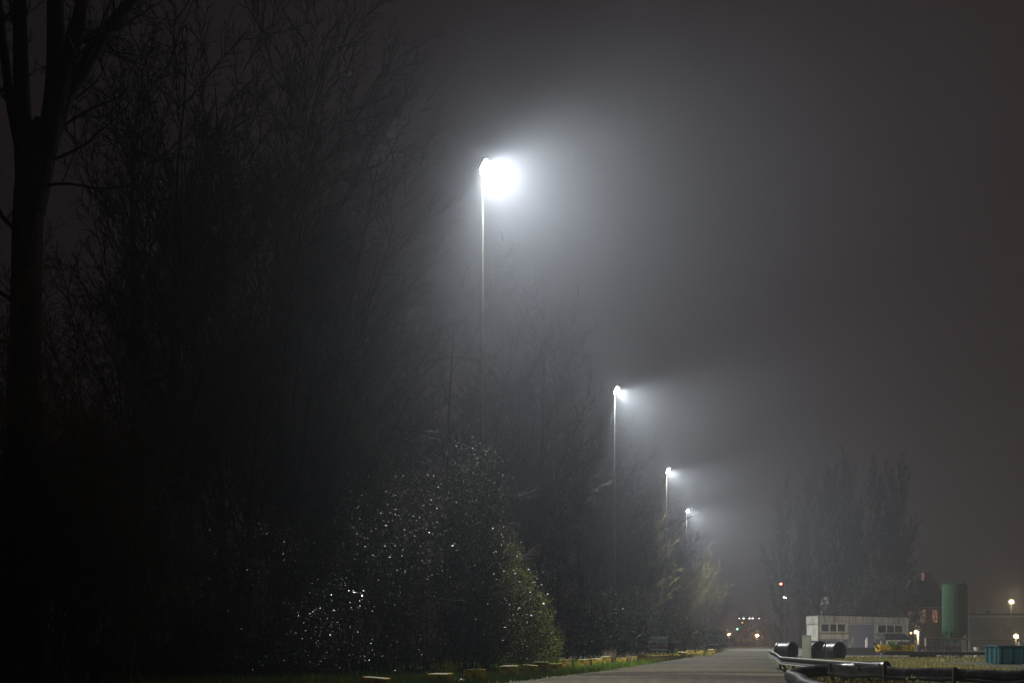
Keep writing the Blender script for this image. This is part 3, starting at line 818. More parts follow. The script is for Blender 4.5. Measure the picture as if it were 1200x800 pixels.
# ------------------------------------------------------------------ yellow blocks along the verge
blocks = [(440, 807, .62, .12, "flat-lying yellow block cut by the picture's lower edge"),
          (516, 801, .60, .3, "low yellow block below the sparse dark grass clump"),
          (557, 799, .52, .5, "yellow block with the palest worn top, standing clear of its neighbours"),
          (597, 795, .53, .25, "yellow block alone on dark grass, next one past the palest-topped block"),
          (621, 791, .5, .1, "dim yellow block in shade, first of the close-set run"),
          (634, 790, .5, .2, "dim yellow block in shade, second of the close-set run"),
          (650, 788, .5, .45, "yellow block at the middle of the close-set run before the bright grass"),
          (664, 785.5, .5, .15, "yellow block ending the close-set run, next to the bright grass"),
          (686, 783.5, .52, .3, "squarish yellow block standing alone by the brightest green grass"),
          (699.5, 780.3, .52, .2, "yellow block with a bright pale top edge before the reeds"),
          (711, 779.3, .50, .1, "bright yellow block half hidden by the tallest dry reeds"),
          (728.5, 778.6, .50, .4, "vivid yellow block just past the tallest dry reeds"),
          (741.5, 777.2, .56, .2, "yellow block with a pale top at the end of the reed patch"),
          (799, 769.2, .6, .1, "far yellow block at the end of the long pale kerb beam"),
          (809, 768.2, .62, .2, "far yellow block just past the one at the kerb beam's end"),
          (821, 767.6, .6, .3, "dim far block between the last yellow ones"),
          (833.5, 766.9, .5, .2, "farthest yellow block, beside the low barrier at the road's bend")]
tuft_spots = []
for i, (px, py, s, rz, lab) in enumerate(blocks):
    z = CAM_H * F / (py - 750)
    h = (.46 if i < 14 else .5) * random.uniform(.88, 1.1) if i not in (0, 1) else .34
    s *= 1.08
    w = s
    mb = MB(); mb.box((0, 0, h / 2), (w, .5, h))
    o = mb.build("concrete_block", M['yellow'], bevel=.02)
    o.location = (gx(px, z), z, -0.01 - random.uniform(0, .03)); o.rotation_euler = (R(random.uniform(-5, 5)), R(random.uniform(-5, 5)), -rz + random.uniform(-.15, .15))
    tuft_spots.append((gx(px, z), z))
    tag(o, lab, "concrete block", "yellow painted blocks along the verge")
    # worn cap: bare cement patch on the top face
    cp = MB()
    pts = []
    for k in range(14):
        a = 2 * math.pi * k / 14
        pts.append((math.cos(a) * w * .5 * random.uniform(.62, .86), math.sin(a) * .25 * random.uniform(.62, .86)))
    cp.prism(pts, 'z', h - .006, h + .004)
    cp.build("worn_top", M['concrete'], o)
rs = np.random.default_rng(1234)
tp_ = []
for x, y in tuft_spots:
    n = 60 if y < 60 else 30
    tp_.append(np.stack([x + rs.normal(0, .42, n), y - .30 + rs.normal(0, .16, n), np.zeros(n)], 1))
tag(blades("grass", np.concatenate(tp_), .08, .24, .012, M['grass'], 77), kind="stuff")
kb = MB(); a = at(756, 771.2, 73.5); b = at(798, 769.5, 80)
kb.tube([(a.x, a.y, .08), ((a.x + b.x) / 2, (a.y + b.y) / 2, .09), (b.x, b.y, .08)], .14, 4)
tag(kb.build("kerb_beam", M['yellow']), "long low pale kerb beam lying before the parked vehicle", "kerb beam")
lb = thing("low_barrier", "low pale rail on two posts where the road bends away", "barrier", (gx(836, 118), 118, 0))
q = MB(); q.box((0, 0, .85), (1.25, .06, .12)); q.build("rail", M['white'], lb)
for sx in (-.5, .5):
    q = MB(); q.box((sx, .05, .45), (.09, .06, .9)); q.build("post", M['dark_steel'], lb)
stone = MB(); stone.lathe([(.02, 0), (.1, .03), (.11, .08), (.06, .14), (.01, .15)], 9)
o = stone.build("pale_stone", M['white'], smooth=True); o.location = (gx(541, 31), 31, 0)
tag(o, "small pale stone in the grass by the palest-topped block", "stone")

# ------------------------------------------------------------------ parked dark vehicle
zc = 88
car = thing("parked_car", "dark unlit vehicle parked among shrubs behind the long kerb beam", "car", (gx(775, zc), zc, 0), R(-16))
prof = [(-2.1, .35), (-2.12, .75), (-2.05, 1.02), (-1.8, 1.55), (-1.55, 1.62), (.4, 1.6), (1.15, 1.05), (1.95, .92), (2.1, .7), (2.1, .35)]
mb = MB(); mb.prism(prof, 'x', -.87, .87); body = mb.build("body", M['car'], car, bevel=.06)
mb = MB(); mb.prism([(-2.062, 1.06), (-1.86, 1.46), (-1.88, 1.47), (-2.085, 1.06)], 'x', -.7, .7); mb.build("rear_window", M['car'], car)
for sx in (-1, 1):
    mb = MB(); mb.prism([(-1.65, 1.08), (-1.5, 1.5), (.3, 1.5), (.85, 1.08)], 'x', sx * .868, sx * .878); mb.build("side_window", M['glass'], car)
    mb = MB(); mb.box((sx * .7, -2.1, .9), (.22, .06, .2)); mb.build("tail_light", M['tail'], car)
    for sy in (-1.3, 1.3):
        w = thing("wheel", "", "")
        for k in ("label", "category"): 
            if k in w: del w[k]
        w.parent = car; w.location = (sx * .8, sy, .33)
        mb = MB(); mb.tube([(-.11, 0, 0), (.11, 0, 0)], .33, 18); mb.build("tyre", M['tyre'], w, smooth=True)
        mb = MB(); mb.tube([(sx * .10, 0, 0), (sx * .125, 0, 0)], .19, 14); mb.build("rim", M['steel'], w)
mb = MB(); mb.box((0, -2.14, .52), (1.66, .1, .16)); mb.build("bumper", M['dark_steel'], car, bevel=.02)
mb = MB()
for sx in (-1, 1): mb.tube([(sx * .66, -1.5, 1.67), (sx * .66, .3, 1.67)], .02, 6)
mb.build("roof_rail", M['dark_steel'], car)

# ------------------------------------------------------------------ barrier, belt and hose at the road's edge
def P3(px, py, h):
    z = (CAM_H - h) * F / (py - 750); return Vector((gx(px, z), z, h))
rail_t = thing("crash_barrier", "black steel crash barrier with painted highlights along its edges, its end bent upward beside the road", "crash barrier", (0, 0, 0))
top = [Vector((12.25, 48.6, .80)), Vector((11.55, 44.6, .70)), Vector((10.98, 41.8, .60)), Vector((10.85, 38, .59)), Vector((10.7, 34, .59)), Vector((10.55, 30.5, .60)), Vector((10.5, 29.2, .60))]
mb = MB()
secp = [(0, .02), (.05, .0), (.06, -.04), (.01, -.09), (.01, -.14), (.06, -.19), (.05, -.23), (0, -.25), (-.02, -.25), (-.02, .02)]
vs = []; fs = []
for i, p in enumerate(top):
    t_ = (top[min(i + 1, len(top) - 1)] - top[max(i - 1, 0)]); t_.z = 0; t_.normalize()
    nrm = Vector((t_.y, -t_.x, 0))   # towards the road
    for a_, z_ in secp: vs.append(p + nrm * a_ + Vector((0, 0, z_)))
n = len(secp)
for i in range(len(top) - 1):
    for k in range(n): fs.append((i * n + k, i * n + (k + 1) % n, (i + 1) * n + (k + 1) % n, (i + 1) * n + k))
fs.append(tuple(range(n))); fs.append(tuple((len(top) - 1) * n + k for k in range(n)))
mb.add(vs, fs); mb.build("rail", M['black_rail'], rail_t, smooth=True)
for dz, nm in ((.025, "top_highlight"), (-.245, "lower_highlight")):
    mb = MB(); mb.tube([p + Vector((-.035, 0, dz)) for p in top], .028, 8); mb.build(nm, M['rail_highlight'], rail_t, smooth=True)  # added pale tubes paint the lamp highlights along the black rail
for (x, y, h) in [(11.62, 44.6, .62), (11.1, 40.6, .52), (10.95, 36.6, .52), (10.8, 32.6, .52)]:
    mb = MB(); mb.box((x + .06, y, h / 2 - .05), (.1, .07, h + .1)); mb.build("post", M['dark_steel'], rail_t, bevel=.008)
mb = MB(); mb.tube([(11.45, 43.9, .5), (11.3, 41.9, 0.0)], .055, 6); mb.build("brace", M['dark_steel'], rail_t)

belt_t = thing("rubber_belt_barrier", "long sagging black rubber belt slung between black posts in the dry grass", "barrier", (0, 0, 0))
bp = []
posts = [Vector((10.45, 30.2, 0)), Vector((10.52, 29.0, 0)), Vector((11.35, 27.0, 0)), Vector((12.3, 25.3, 0)), Vector((13.9, 23.7, 0)), Vector((16.2, 22.0, 0))]
posts = [Vector((9.75, 31.4, 0)), Vector((10.5, 29.0, 0)), Vector((11.55, 26.9, 0)), Vector((12.75, 25.2, 0)), Vector((14.3, 23.6, 0)), Vector((16.6, 22.0, 0))]
for i in range(len(posts) - 1):
    for k in range(8):
        t_ = k / 8; p = posts[i].lerp(posts[i + 1], t_)
        bp.append((p, .60 - .05 * math.sin(math.pi * t_) + .012 * math.sin(i * 2.1 + k), .36 + .03 * math.sin(i * 1.7 + k * .8)))
bp.append((posts[-1], .6, .36))
vs = []; fs = []
for i, (p, zt, hh) in enumerate(bp):
    q0 = bp[max(i - 1, 0)][0]; q1 = bp[min(i + 1, len(bp) - 1)][0]
    t_ = (q1 - q0); t_.normalize(); nr = Vector((t_.y, -t_.x, 0)) * -1
    if nr.y > 0: nr = -nr
    for a_, f_ in ((.0, 1.0), (.05, .97), (.085, .75), (.06, .45), (.09, .2), (.04, 0), (-.02, 0), (-.03, .5), (-.02, .98)):
        vs.append(Vector((p.x, p.y, zt - hh + hh * f_)) + nr * (a_ + .03))
n = 9
for i in range(len(bp) - 1):
    for k in range(n): fs.append((i * n + k, i * n + (k + 1) % n, (i + 1) * n + (k + 1) % n, (i + 1) * n + k))
fs.append(tuple(range(n))); fs.append(tuple((len(bp) - 1) * n + k for k in range(n)))
mb = MB(); mb.add(vs, fs); mb.build("belt", M['black_gloss'], belt_t, smooth=True)
for i, p in enumerate(posts):
    mb = MB(); ln = (-.12, .0, .05, 0, -.03, 0)[i]
    mb.box((p.x, p.y - .16, .29), (.10, .08, .64), ry=ln); mb.build("post", M['dark_steel'], belt_t, bevel=.008)
for p, dx in ((posts[0], .55), (posts[0].lerp(posts[1], .55), .35)):
    mb = MB(); mb.tube([(p.x - .05, p.y - .2, .52), (p.x + dx, p.y - .45, -.02)], .05, 6); mb.build("brace", M['dark_steel'], belt_t)

hp = [(11.2, 30.6, .5), (10.7, 31.6, .45), (10.05, 32.3, .38), (9.35, 32.3, .30), (8.75, 31.9, .24), (8.45, 31.0, .21), (8.25, 29.8, .2), (7.9, 28, .2), (7.4, 26, .2), (7.0, 24, .2), (6.75, 22, .2), (6.7, 20, .2)]
sp = smooth_path(hp, 8)
mb = MB(); mb.tube(sp, [.19 + (.008 if i % 2 else 0) for i in range(len(sp))], 16)
tag(mb.build("thick_hose", M['black_gloss'], smooth=True), "thick wet black hose doubled back on the grass at the road's edge", "hose")

# ------------------------------------------------------------------ things in the yard
def pipe_piece(px, z, r, ln, az, lab):
    t = thing("pipe_length", lab, "pipe", (gx(px, z), z, r), az, "short fat black pipe lengths behind the crash barrier")
    mb = MB()
    n = 28; vs = []; fs = []
    ys = [0, 0, ln, ln]; rr = [r * .88, r, r, r * .88]
    for yy, r_ in zip(ys, rr):
        for k in range(n):
            a = 2 * math.pi * k / n; vs.append((math.cos(a) * r_, yy, math.sin(a) * r_))
    for i in range(4):
        for k in range(n):
            j = (i + 1) % 4
            fs.append((i * n + k, i * n + (k + 1) % n, j * n + (k + 1) % n, j * n + k))
    mb.add(vs, fs); mb.build("pipe_wall", M['black_gloss'], t, smooth=True)
    for yy in (.06, ln - .06):
        mb = MB(); vs = []; fs = []
        for i, (dy, r_) in enumerate(((-.05, r + .002), (-.05, r * 1.07), (.05, r * 1.07), (.05, r + .002))):
            for k in range(n):
                a = 2 * math.pi * k / n; vs.append((math.cos(a) * r_, yy + dy, math.sin(a) * r_))
        for i in range(4):
            for k in range(n):
                j = (i + 1) % 4; fs.append((i * n + k, i * n + (k + 1) % n, j * n + (k + 1) % n, j * n + k))
        mb.add(vs, fs)
        mb.build("flange", M['black_rail'], t, smooth=True)
    # closing disc a little inside the mouth
    mb = MB(); mb.tube([(0, .35, 0), (0, .4, 0)], r * .87, 28); mb.build("end_plug", M['tyre'], t)
    return t
pipe_piece(929, 66, .60, 1.0, R(40), "fat black pipe length with a bright sheen, beside the grey-green cabinet's road side")
pipe_piece(961, 68, .62, .9, R(14), "fat black pipe length half hidden by the grey-green cabinet")
pipe_piece(984, 66, .60, .9, R(30), "fat black pipe length with a round dark mouth in front of the shed door")
st = MB(); st.box((0, 0, .65), (.07, .07, 1.3), ry=R(-6)); o = st.build("marker_post", M['dark_steel']); o.location = (gx(968, 64), 64, 0)
tag(o, "short leaning dark post between two black pipe lengths", "post")

cz = 58
cab = thing("utility_cabinet", "plain grey-green utility cabinet standing among the black pipes", "cabinet", (gx(945.3, cz), cz, 0), R(-16))
mb = MB(); mb.box((0, 0, .80), (.50, .42, 1.5)); mb.build("body", M['cabinet'], cab, bevel=.015)
mb = MB(); mb.box((0, 0, .03), (.54, .46, .1)); mb.build("plinth", M['concrete'], cab)
mb = MB(); mb.box((0, -.218, .82), (.42, .016, 1.3)); d_ = mb.build("door", M['cabinet'], cab, bevel=.004)
mb = MB(); mb.box((.15, -.235, .85), (.03, .02, .12)); mb.build("handle", M['dark_steel'], d_)
mb = MB(); mb.box((0, 0, 1.575), (.54, .46, .05)); mb.build("cap", M['cabinet'], cab, bevel=.01)

# shed
sz = 104.0; U = sz / F
shed = thing("workshop_shed", "low flat-roofed grey shed with a slate blue door and two rows of windows", "shed", (gx(958.7, sz), sz, 0), R(3))
W, D = 9.25, 3.4
def prism_wall(name, x0, x1, z0, z1l, z1r, y0, y1, m, parent, bevel=0):
    mb = MB(); mb.prism([(x0, z0), (x1, z0), (x1, z1r), (x0, z1l)], 'y', y0, y1)
    return mb.build(name, m, parent, bevel=bevel)
prism_wall("wall", 0, W, 0, 3.85, 3.62, 0, D, M['shed_white'], shed)
# fascia boards with shallow ribs
fm = MB()
fm.prism([(-.05, 3.08), (W + .05, 2.95), (W + .05, 3.66), (-.05, 3.89)], 'y', -.06, -.002)
for k in range(30):
    x = k * W / 29.0; t_ = x / W
    fm.box((x, -.07, (3.10 - .13 * t_ + 3.87 - .23 * t_) / 2), (.05, .022, .74 - .1 * t_))
fm.build("fascia", M['shed_wall'], shed)
sm = MB(); sm.prism([(0, 2.98), (D, 2.98), (D, 3.88), (0, 3.88)], 'x', -.06, -.002); sm.build("side_fascia", M['shed_wall'], shed)
rf = MB(); rf.prism([(-.12, 3.892), (W + .12, 3.664), (W + .12, 3.73), (-.12, 3.96)], 'y', -.12, D + .1); rf.build("roof", M['roof'], shed)
prism_wall("plinth", 0.02, 3.15, 0, 1.45, 1.45, -.05, -.003, M['shed_low'], shed)
prism_wall("plinth", 5.95, W - .02, 0, 1.45, 1.45, -.05, -.003, M['shed_low'], shed)
dr = MB(); dr.box((4.54, -.02, 1.45), (2.6, .06, 2.9))
dr = MB()
for k in range(10):
    dr.box((4.54, -.02 - (.006 if k % 2 else 0), .15 + k * .29), (2.6, .06, .286))
door = dr.build("roller_door", M['shed_door'], shed)
mb = MB(); mb.box((4.54, -.065, .55), (.3, .03, .05)); mb.build("handle", M['steel'], door)
for x0 in (3.17, 5.85):
    mb = MB(); mb.box((x0, -.03, 1.47), (.12, .08, 2.94)); mb.build("door_jamb", M['shed_white'], shed)
for (x0, x1, zt, panes) in ((.24, 3.06, 3.05, ((.33, 1.07), (1.25, 1.88), (2.02, 2.78))), (6.05, 8.9, 2.93, ((6.2, 7.03), (7.13, 7.86), (7.95, 8.76)))):
    mb = MB(); zb = zt - .82
    mb.box(((x0 + x1) / 2, -.03, zt - .05), (x1 - x0, .08, .1)); mb.box(((x0 + x1) / 2, -.03, zb - .05), (x1 - x0, .08, .1))
    edges = [x0, panes[0][0], panes[0][1], panes[1][0], panes[1][1], panes[2][0], panes[2][1], x1]
    for e0, e1 in zip(edges[0::2], edges[1::2]):
        mb.box(((e0 + e1) / 2, -.03, (zt + zb) / 2 - .05 + .0), (e1 - e0 - .004, .078, zt - zb - .104))
    wn_ = mb.build("window", M['shed_white'], shed)
    mb = MB()
    for a_, b_ in panes: mb.box(((a_ + b_) / 2, -.012, (zt + zb) / 2 - .05), (b_ - a_, .02, zt - zb - .1))
    mb.build("pane", M['glass'], wn_)
    mb = MB(); mb.box(((x0 + x1) / 2, -.07, zb - .12), (x1 - x0 + .08, .14, .05)); mb.build("sill", M['shed_wall'], wn_)
mb = MB(); mb.tube([(.75, 1.0, 3.8), (.75, 1.0, 4.25)], .09, 10); mb.tube([(.75, 1.0, 4.25), (.75, 1.0, 4.32)], .14, 10); mb.build("flue", M['steel'], shed)
mb = MB(); mb.tube([(6.9, 1.2, 3.6), (6.9, 1.2, 4.35)], .06, 8); mb.build("vent_pipe", M['brown'], shed)
for x in (-.03, W + .03):
    mb = MB(); mb.tube([(x, -.1, 0), (x, -.1, 3.6)], .045, 8); mb.build("downpipe", M['shed_white'], shed)

# steam from the flue
sv = bpy.data.materials.new("flue_steam"); sv.use_nodes = True
nt = sv.node_tree; nt.nodes.clear()
so = nt.nodes.new("ShaderNodeOutputMaterial"); pvs = nt.nodes.new("ShaderNodeVolumePrincipled")
tcs = nt.nodes.new("ShaderNodeTexCoord"); nss = nt.nodes.new("ShaderNodeTexNoise"); nss.inputs["Scale"].default_value = 2.6; nss.inputs["Detail"].default_value = 3
mrs = nt.nodes.new("ShaderNodeMapRange"); mrs.inputs["From Min"].default_value = .5; mrs.inputs["From Max"].default_value = .7; mrs.inputs["To Max"].default_value = 1.6
nt.links.new(tcs.outputs["Object"], nss.inputs["Vector"]); nt.links.new(nss.outputs["Fac"], mrs.inputs["Value"]); nt.links.new(mrs.outputs[0], pvs.inputs["Density"])
pvs.inputs["Color"].default_value = (.95, .95, .95, 1)
nt.links.new(pvs.outputs[0], so.inputs["Volume"])
mb = MB(); mb.lathe([(.1, 0), (.25, .3), (.36, .7), (.42, 1.0), (.3, 1.35), (.14, 1.6), (.04, 1.75)], 16)
st_o = mb.build("steam_puff", sv)
pf = shed.matrix_basis @ Vector((.75, 1.0, 4.33))
st_o.location = pf; st_o.rotation_euler = (0, R(18), 0)
tag(st_o, "small white puff of steam rising from the shed's flue", "steam")

# dark plates leaning before the shed
def plate(px, z, w, h, flip, lab):
    mb = MB()
    poly = [(0, 0), (w, 0), (w, h)] if not flip else [(0, 0), (w, 0), (w * .72, h)]
    mb.prism(poly, 'y', -.03, .03)
    o = mb.build("leaning_plate", M['shed_low'], bevel=.006); o.location = (gx(px, z), z, -.01); o.rotation_euler = (R(-9), 0, 0)
    return tag(o, lab, "metal plate", "grey plates leaning before the shed")
plate(977.5, 96, .85, 1.75, False, "triangular grey plate leaning under the shed's window row beside the fat pipes")
plate(993.5, 97, .85, 1.8, True, "darker pointed plate leaning against the shed's blue door edge")
gm = MB(); gm.box((0, 0, .35), (6.5, .12, .7)); o = gm.build("low_dark_strip", M['dark_wall'], bevel=.01); o.location = (gx(1003, 90), 90, 0)  # dark upright strip across the yard before the shed
tag(o, "low dark strip along the shed's front yard", "wall")
gp = thing("gas_bottle", "slim pale upright bottle standing before the shed's blue door", "gas bottle", (gx(1016, 92), 92, 0))
mb = MB(); mb.lathe([(.14, 0), (.16, .05), (.16, 1.3), (.1, 1.45), (.05, 1.52)], 14); mb.build("body", M['concrete'], gp, smooth=True)
mb = MB(); mb.lathe([(.04, 1.52), (.04, 1.62), (.02, 1.66)], 8); mb.build("valve", M['steel'], gp)

# kiosk with a sloping dark roof in front of the shed
kz = 92
kio = thing("garden_shelter", "small open shelter with a dark sloping roof before the shed's window row", "shelter", (gx(1049, kz), kz, 0))
mb = MB(); mb.prism([(-.8, 1.45), (.7, 1.35), (.75, 1.42), (-.2, 2.0), (-.5, 2.0)], 'x', -1.05, 1.05)
mb = MB(); mb.add([(-1.1, -.7, 1.42), (1.1, -.7, 1.42), (.9, .1, 1.95), (-.9, .1, 1.95), (-1.1, .9, 1.42), (1.1, .9, 1.42), (-1.1, -.7, 1.36), (1.1, -.7, 1.36), (1.1, .9, 1.36), (-1.1, .9, 1.36)],
    [(0, 1, 2, 3), (3, 2, 5, 4), (0, 3, 4), (1, 5, 2), (6, 9, 8, 7), (0, 6, 7, 1), (4, 5, 8, 9), (0, 4, 9, 6), (1, 7, 8, 5)])
mb.build("roof", M['roof'], kio)
mb = MB(); mb.box((0, -.68, 1.29), (2.0, .08, .12)); mb.build("beam", M['shed_white'], kio)
for sx in (-.95, .95):
    for sy in (-.64, .84):
        mb = MB(); mb.box((sx, sy, .66), (.1, .1, 1.3)); mb.build("post", M['shed_white'] if sx < 0 else M['brown'], kio)
mb = MB(); mb.box((0, .82, .55), (1.78, .05, 1.0)); mb.build("back_panel", M['shed_low'], kio)

# flatbed trailer with the yellow crate on it
tz = 74.0
trl = thing("flatbed_trailer", "long low dark flatbed trailer with its drawbar raised, below the yellow crate", "trailer", (gx(1036, tz), tz, 0), R(-1.5))
TL = 7.7
mb = MB(); mb.box((TL / 2, .9, .46), (TL, 1.9, .12)); mb.build("deck", M['dark_steel'], trl, bevel=.01)
mb = MB(); mb.box((TL / 2, -.07, .36), (TL, .05, .24)); mb.build("side_board", M['dark_steel'], trl)
for x in (2.7, 3.5):
    for y in (.1, 1.7):
        mb = MB(); mb.tube([(x, y - .1, .26), (x, y + .1, .26)], .26, 16); mb.build("wheel", M['tyre'], trl, smooth=True)
mb = MB(); mb.tube([(0, .8, .45), (-.28, .6, .75), (-.62, .5, 1.2)], [.07, .06, .05], 8); mb.build("drawbar", M['dark_steel'], trl)
mb = MB(); mb.tube([(-.12, .2, .4), (-.12, .2, -.0)], .05, 8); mb.build("jockey_leg", M['steel'], trl)
for x in (5.6, 7.55):
    mb = MB(); mb.box((x, -.02, .2), (.1, .1, .44)); mb.build("support_leg", M['dark_steel'], trl)
mb = MB(); mb.box((6.6, -.12, .50), (2.1, .05, .05)); mb.build("edge_bar", M['steel'], trl)

ycr = thing("yellow_crate", "bright yellow slatted crate filled with weeds on the flatbed trailer", "crate", (gx(1032.6, tz) + .02, tz + .25, .52))
CW, CD, CHh = 2.5, 1.0, .46
mb = MB()
for k in range(13):
    mb.box((.05 + k * (CW - .1) / 12, 0, CHh / 2 + .02), (.11, .03, CHh * (1 + .05 * math.sin(k * 2.3))))
for k in range(6):
    mb.box((0, .1 + k * .16, CHh / 2 + .02), (.03, .085, CHh)); mb.box((CW, .1 + k * .16, CHh / 2 + .02), (.03, .085, CHh))
mb.build("slats", M['yellow_crate'], ycr)
mb = MB(); mb.box((CW / 2, -.03, .06), (CW, .03, .06)); mb.box((CW / 2, .03, .36), (CW, .03, .05)); mb.box((CW / 2, CD, .25), (CW, .03, .46)); mb.box((CW / 2, CD / 2, .015), (CW, CD, .03)); mb.build("rails", M['yellow_crate'], ycr)
def weed(name, lab, loc, n, r, size, seed, h):
    r_ = np.random.default_rng(seed)
    v, f = leaf_cloud(n, [(0, 0, h * .55, r, r * .7, h * .5), (r * .5, 0, h * .75, r * .6, r * .5, h * .35)], size, r_, .8)
    o = np_mesh(name, v, f, M['weed']); o.location = loc
    return tag(o, lab, "weed")
weed("weed", "bright green weed spilling over the yellow crate's slats", (gx(1048, tz), tz + .16, .62), 220, .42, .1, 5, .6)
weed("weed", "small bright weed growing below the black rubber belt", (gx(1069, 26.8), 26.8, 0), 60, .16, .05, 6, .36)
tarp = MB()
r_ = random.Random(4)
prof_t = [(.55, 0), (.62, .15), (.52, .35), (.36, .52), (.15, .62), (.02, .64)]
tarp.lathe(prof_t, 14)
tarp.v = [(x * 1.5 + .05 * r_.uniform(-1, 1), y * .7 + .05 * r_.uniform(-1, 1), z + .06 * r_.uniform(-1, 1)) for x, y, z in tarp.v]
o = tarp.build("tarpaulin_heap", M['tyre'], smooth=True); o.location = (gx(1061, tz), tz + .75, .57)
tag(o, "black tarpaulin heap lying in the yellow crate", "tarpaulin")

# brown board fence behind the trailer
fz = 84
fen = thing("board_fence", "low broken brown board fence behind the flatbed trailer", "fence", (gx(1076, fz), fz, 0))
mb = MB(); r_ = random.Random(8)
for k in range(27):
    if k in (2, 3, 9, 16): continue
    mb.box((k * .135, r_.uniform(-.02, .02), .45 * r_.uniform(.9, 1.1)), (.1, .025, .9 * r_.uniform(.8, 1.1)), ry=R(r_.uniform(-2, 2)))
mb.build("boards", M['brown'], fen)
mb = MB(); mb.box((1.75, .05, .3), (3.6, .04, .08)); mb.box((1.75, .05, .7), (3.6, .04, .08)); mb.build("rails", M['brown'], fen)
for k in range(4):
    mb = MB(); mb.box((k * 1.17, .1, .48), (.09, .09, 1.0)); mb.build("post", M['brown'], fen)
for k, (px, lab) in enumerate(((1079, "small pale lump at the broken fence's lamp end"), (1086, "small pale lump by the grey pipe's upright"), (1093, "small pale lump before the middle fence boards"), (1101, "small pale lump before the fence boards toward the silo"))):
    mb = MB(); mb.lathe([(.02, 0), (.12, .04), (.14, .12), (.07, .2), (.01, .22)], 8)
    o = mb.build("rubble_stone", M['concrete'], smooth=True); o.location = (gx(px, 80), 80, 0); o.scale = (1 + .2 * k, 1, 1)
    tag(o, lab, "stone", "pale stones along the board fence")
# stacked white tubs
for k, lab in enumerate(("white tub at the bottom of the small stack beyond the trailer", "white tub in the middle of the small stack beyond the trailer", "white tub topping the small stack beyond the trailer")):
    t = thing("white_tub", lab, "tub", (gx(1145 + (0, 1.2, -.4)[k], 80), 80, .02 + k * .26), k, "stacked white tubs")
    mb = MB(); mb.lathe([(.19, 0), (.23, .22)], 16); mb.build("body", M['white'], t, smooth=True)
    mb = MB(); mb.lathe([(.245, .221), (.245, .25)], 16); mb.build("lid", M['concrete'], t)

# pipe frame
pz = 90
pfm = thing("pipe_crossbar", "long horizontal grey pipe carried on an upright before the green silo", "pipe crossbar", (gx(1084.5, pz), pz, 0))
mb = MB(); mb.tube([(0, 0, 1.52), (4.2, 0.3, 1.40), (8.6, .6, 1.27)], .07, 10); mb.build("top_pipe", M['pole'], pfm, smooth=True)
for x, h in ((.0, 1.52), (8.5, 1.27)):
    mb = MB(); mb.tube([(x, 0.07 * x, 0), (x, 0.07 * x, h)], .07, 10); mb.build("upright", M['steel'], pfm)

# silo
qz = 116
silo = thing("green_silo", "tall round dark green silo standing beyond the long grey pipe", "silo", (gx(1119, qz), qz, 0))
sr = 1.36; zt = CAM_H + (750 - 684) * qz / F
mb = MB(); mb.lathe([(.25, 1.0), (sr * .98, 2.3), (sr, 2.34), (sr, 3.0), (sr, 4.0), (sr, 5.0), (sr, 6.0), (sr, zt - .25), (sr * .99, zt - .08), (sr * .9, zt), (.2, zt + .12)], 40)
mb.build("tank", M['silo'], silo, smooth=True)
for zb_ in (2.42, 4.05, 6.2):
    mb = MB(); mb.lathe([(sr + .003, zb_), (sr + .02, zb_ + .01), (sr + .02, zb_ + .07), (sr + .003, zb_ + .08)], 40); mb.build("band", M['silo'], silo)
mb = MB()
for sx in (-.2, .2): mb.tube([(sx - .6, -sr - .12, .3), (sx - .6, -sr - .12, zt)], .02, 6)
for k in range(22): mb.box((-.6, -sr - .12, .5 + k * .28), (.4, .025, .025))
mb.build("ladder", M['dark_steel'], silo)
for k in range(4):
    a = R(45 + 90 * k); mb = MB()
    mb.tube([(math.cos(a) * sr, math.sin(a) * sr, 0), (math.cos(a) * sr * .99, math.sin(a) * sr * .99, 2.5)], .1, 8); mb.build("leg", M['silo'], silo)
for k in range(4):
    a0 = R(45 + 90 * k); a1 = R(135 + 90 * k)
    mb = MB(); mb.tube([(math.cos(a0) * sr, math.sin(a0) * sr, .4), (math.cos(a1) * sr, math.sin(a1) * sr, 2.2)], .05, 6); mb.build("brace", M['dark_steel'], silo)
mb = MB(); mb.tube([(sr + .18, -.25, .2), (sr + .18, -.25, 3.3)], .09, 8); mb.tube([(sr + .1, -.1, 3.3), (sr + .1, -.1, zt)], .035, 6); mb.build("filling_pipe", M['steel'], silo)
mb = MB()
for k in range(26):
    a = 2 * math.pi * k / 26
    if k % 2: mb.box((math.cos(a) * sr * .86, math.sin(a) * sr * .86, zt + .12), (.05, .05, .25))
mb.tube([(math.cos(2 * math.pi * k / 26) * sr * .86, math.sin(2 * math.pi * k / 26) * sr * .86, zt + .25) for k in range(27)], .02, 6, cap=False)
mb.build("top_rail", M['silo'], silo)

# brick house with lit windows
hz = 150
hs = thing("brick_house", "dim brick house with dark roof, chimney and orange-lit windows behind the silo", "house", (gx(1060, hz), hz, 0))
UX = hz / F
wl = (1113 - 1060) * UX
mb = MB(); mb.box((wl / 2, 3, 3.05), (wl, 6, 6.1)); mb.build("wall", M['brick'], hs)
mb = MB(); mb.box((wl / 2, -.06, 6.15), (wl + .2, .16, .14)); mb.build("gutter", M['shed_wall'], hs)
mb = MB(); x0, x1 = -.1, wl + .1
zr = CAM_H + (750 - 679) * UX
mb.add([(x0, -.1, 6.15), (x1, -.1, 6.15), (x1, 6.1, 6.15), (x0, 6.1, 6.15), (x0 + 1.4, 1.2, zr), (x1 - 1.6, 1.2, zr), (x1 - 1.6, 4.8, zr), (x0 + 1.4, 4.8, zr)],
       [(0, 1, 5, 4), (1, 2, 6, 5), (2, 3, 7, 6), (3, 0, 4, 7), (4, 5, 6, 7), (3, 2, 1, 0)])
roof = mb.build("roof", M['roof'], hs)
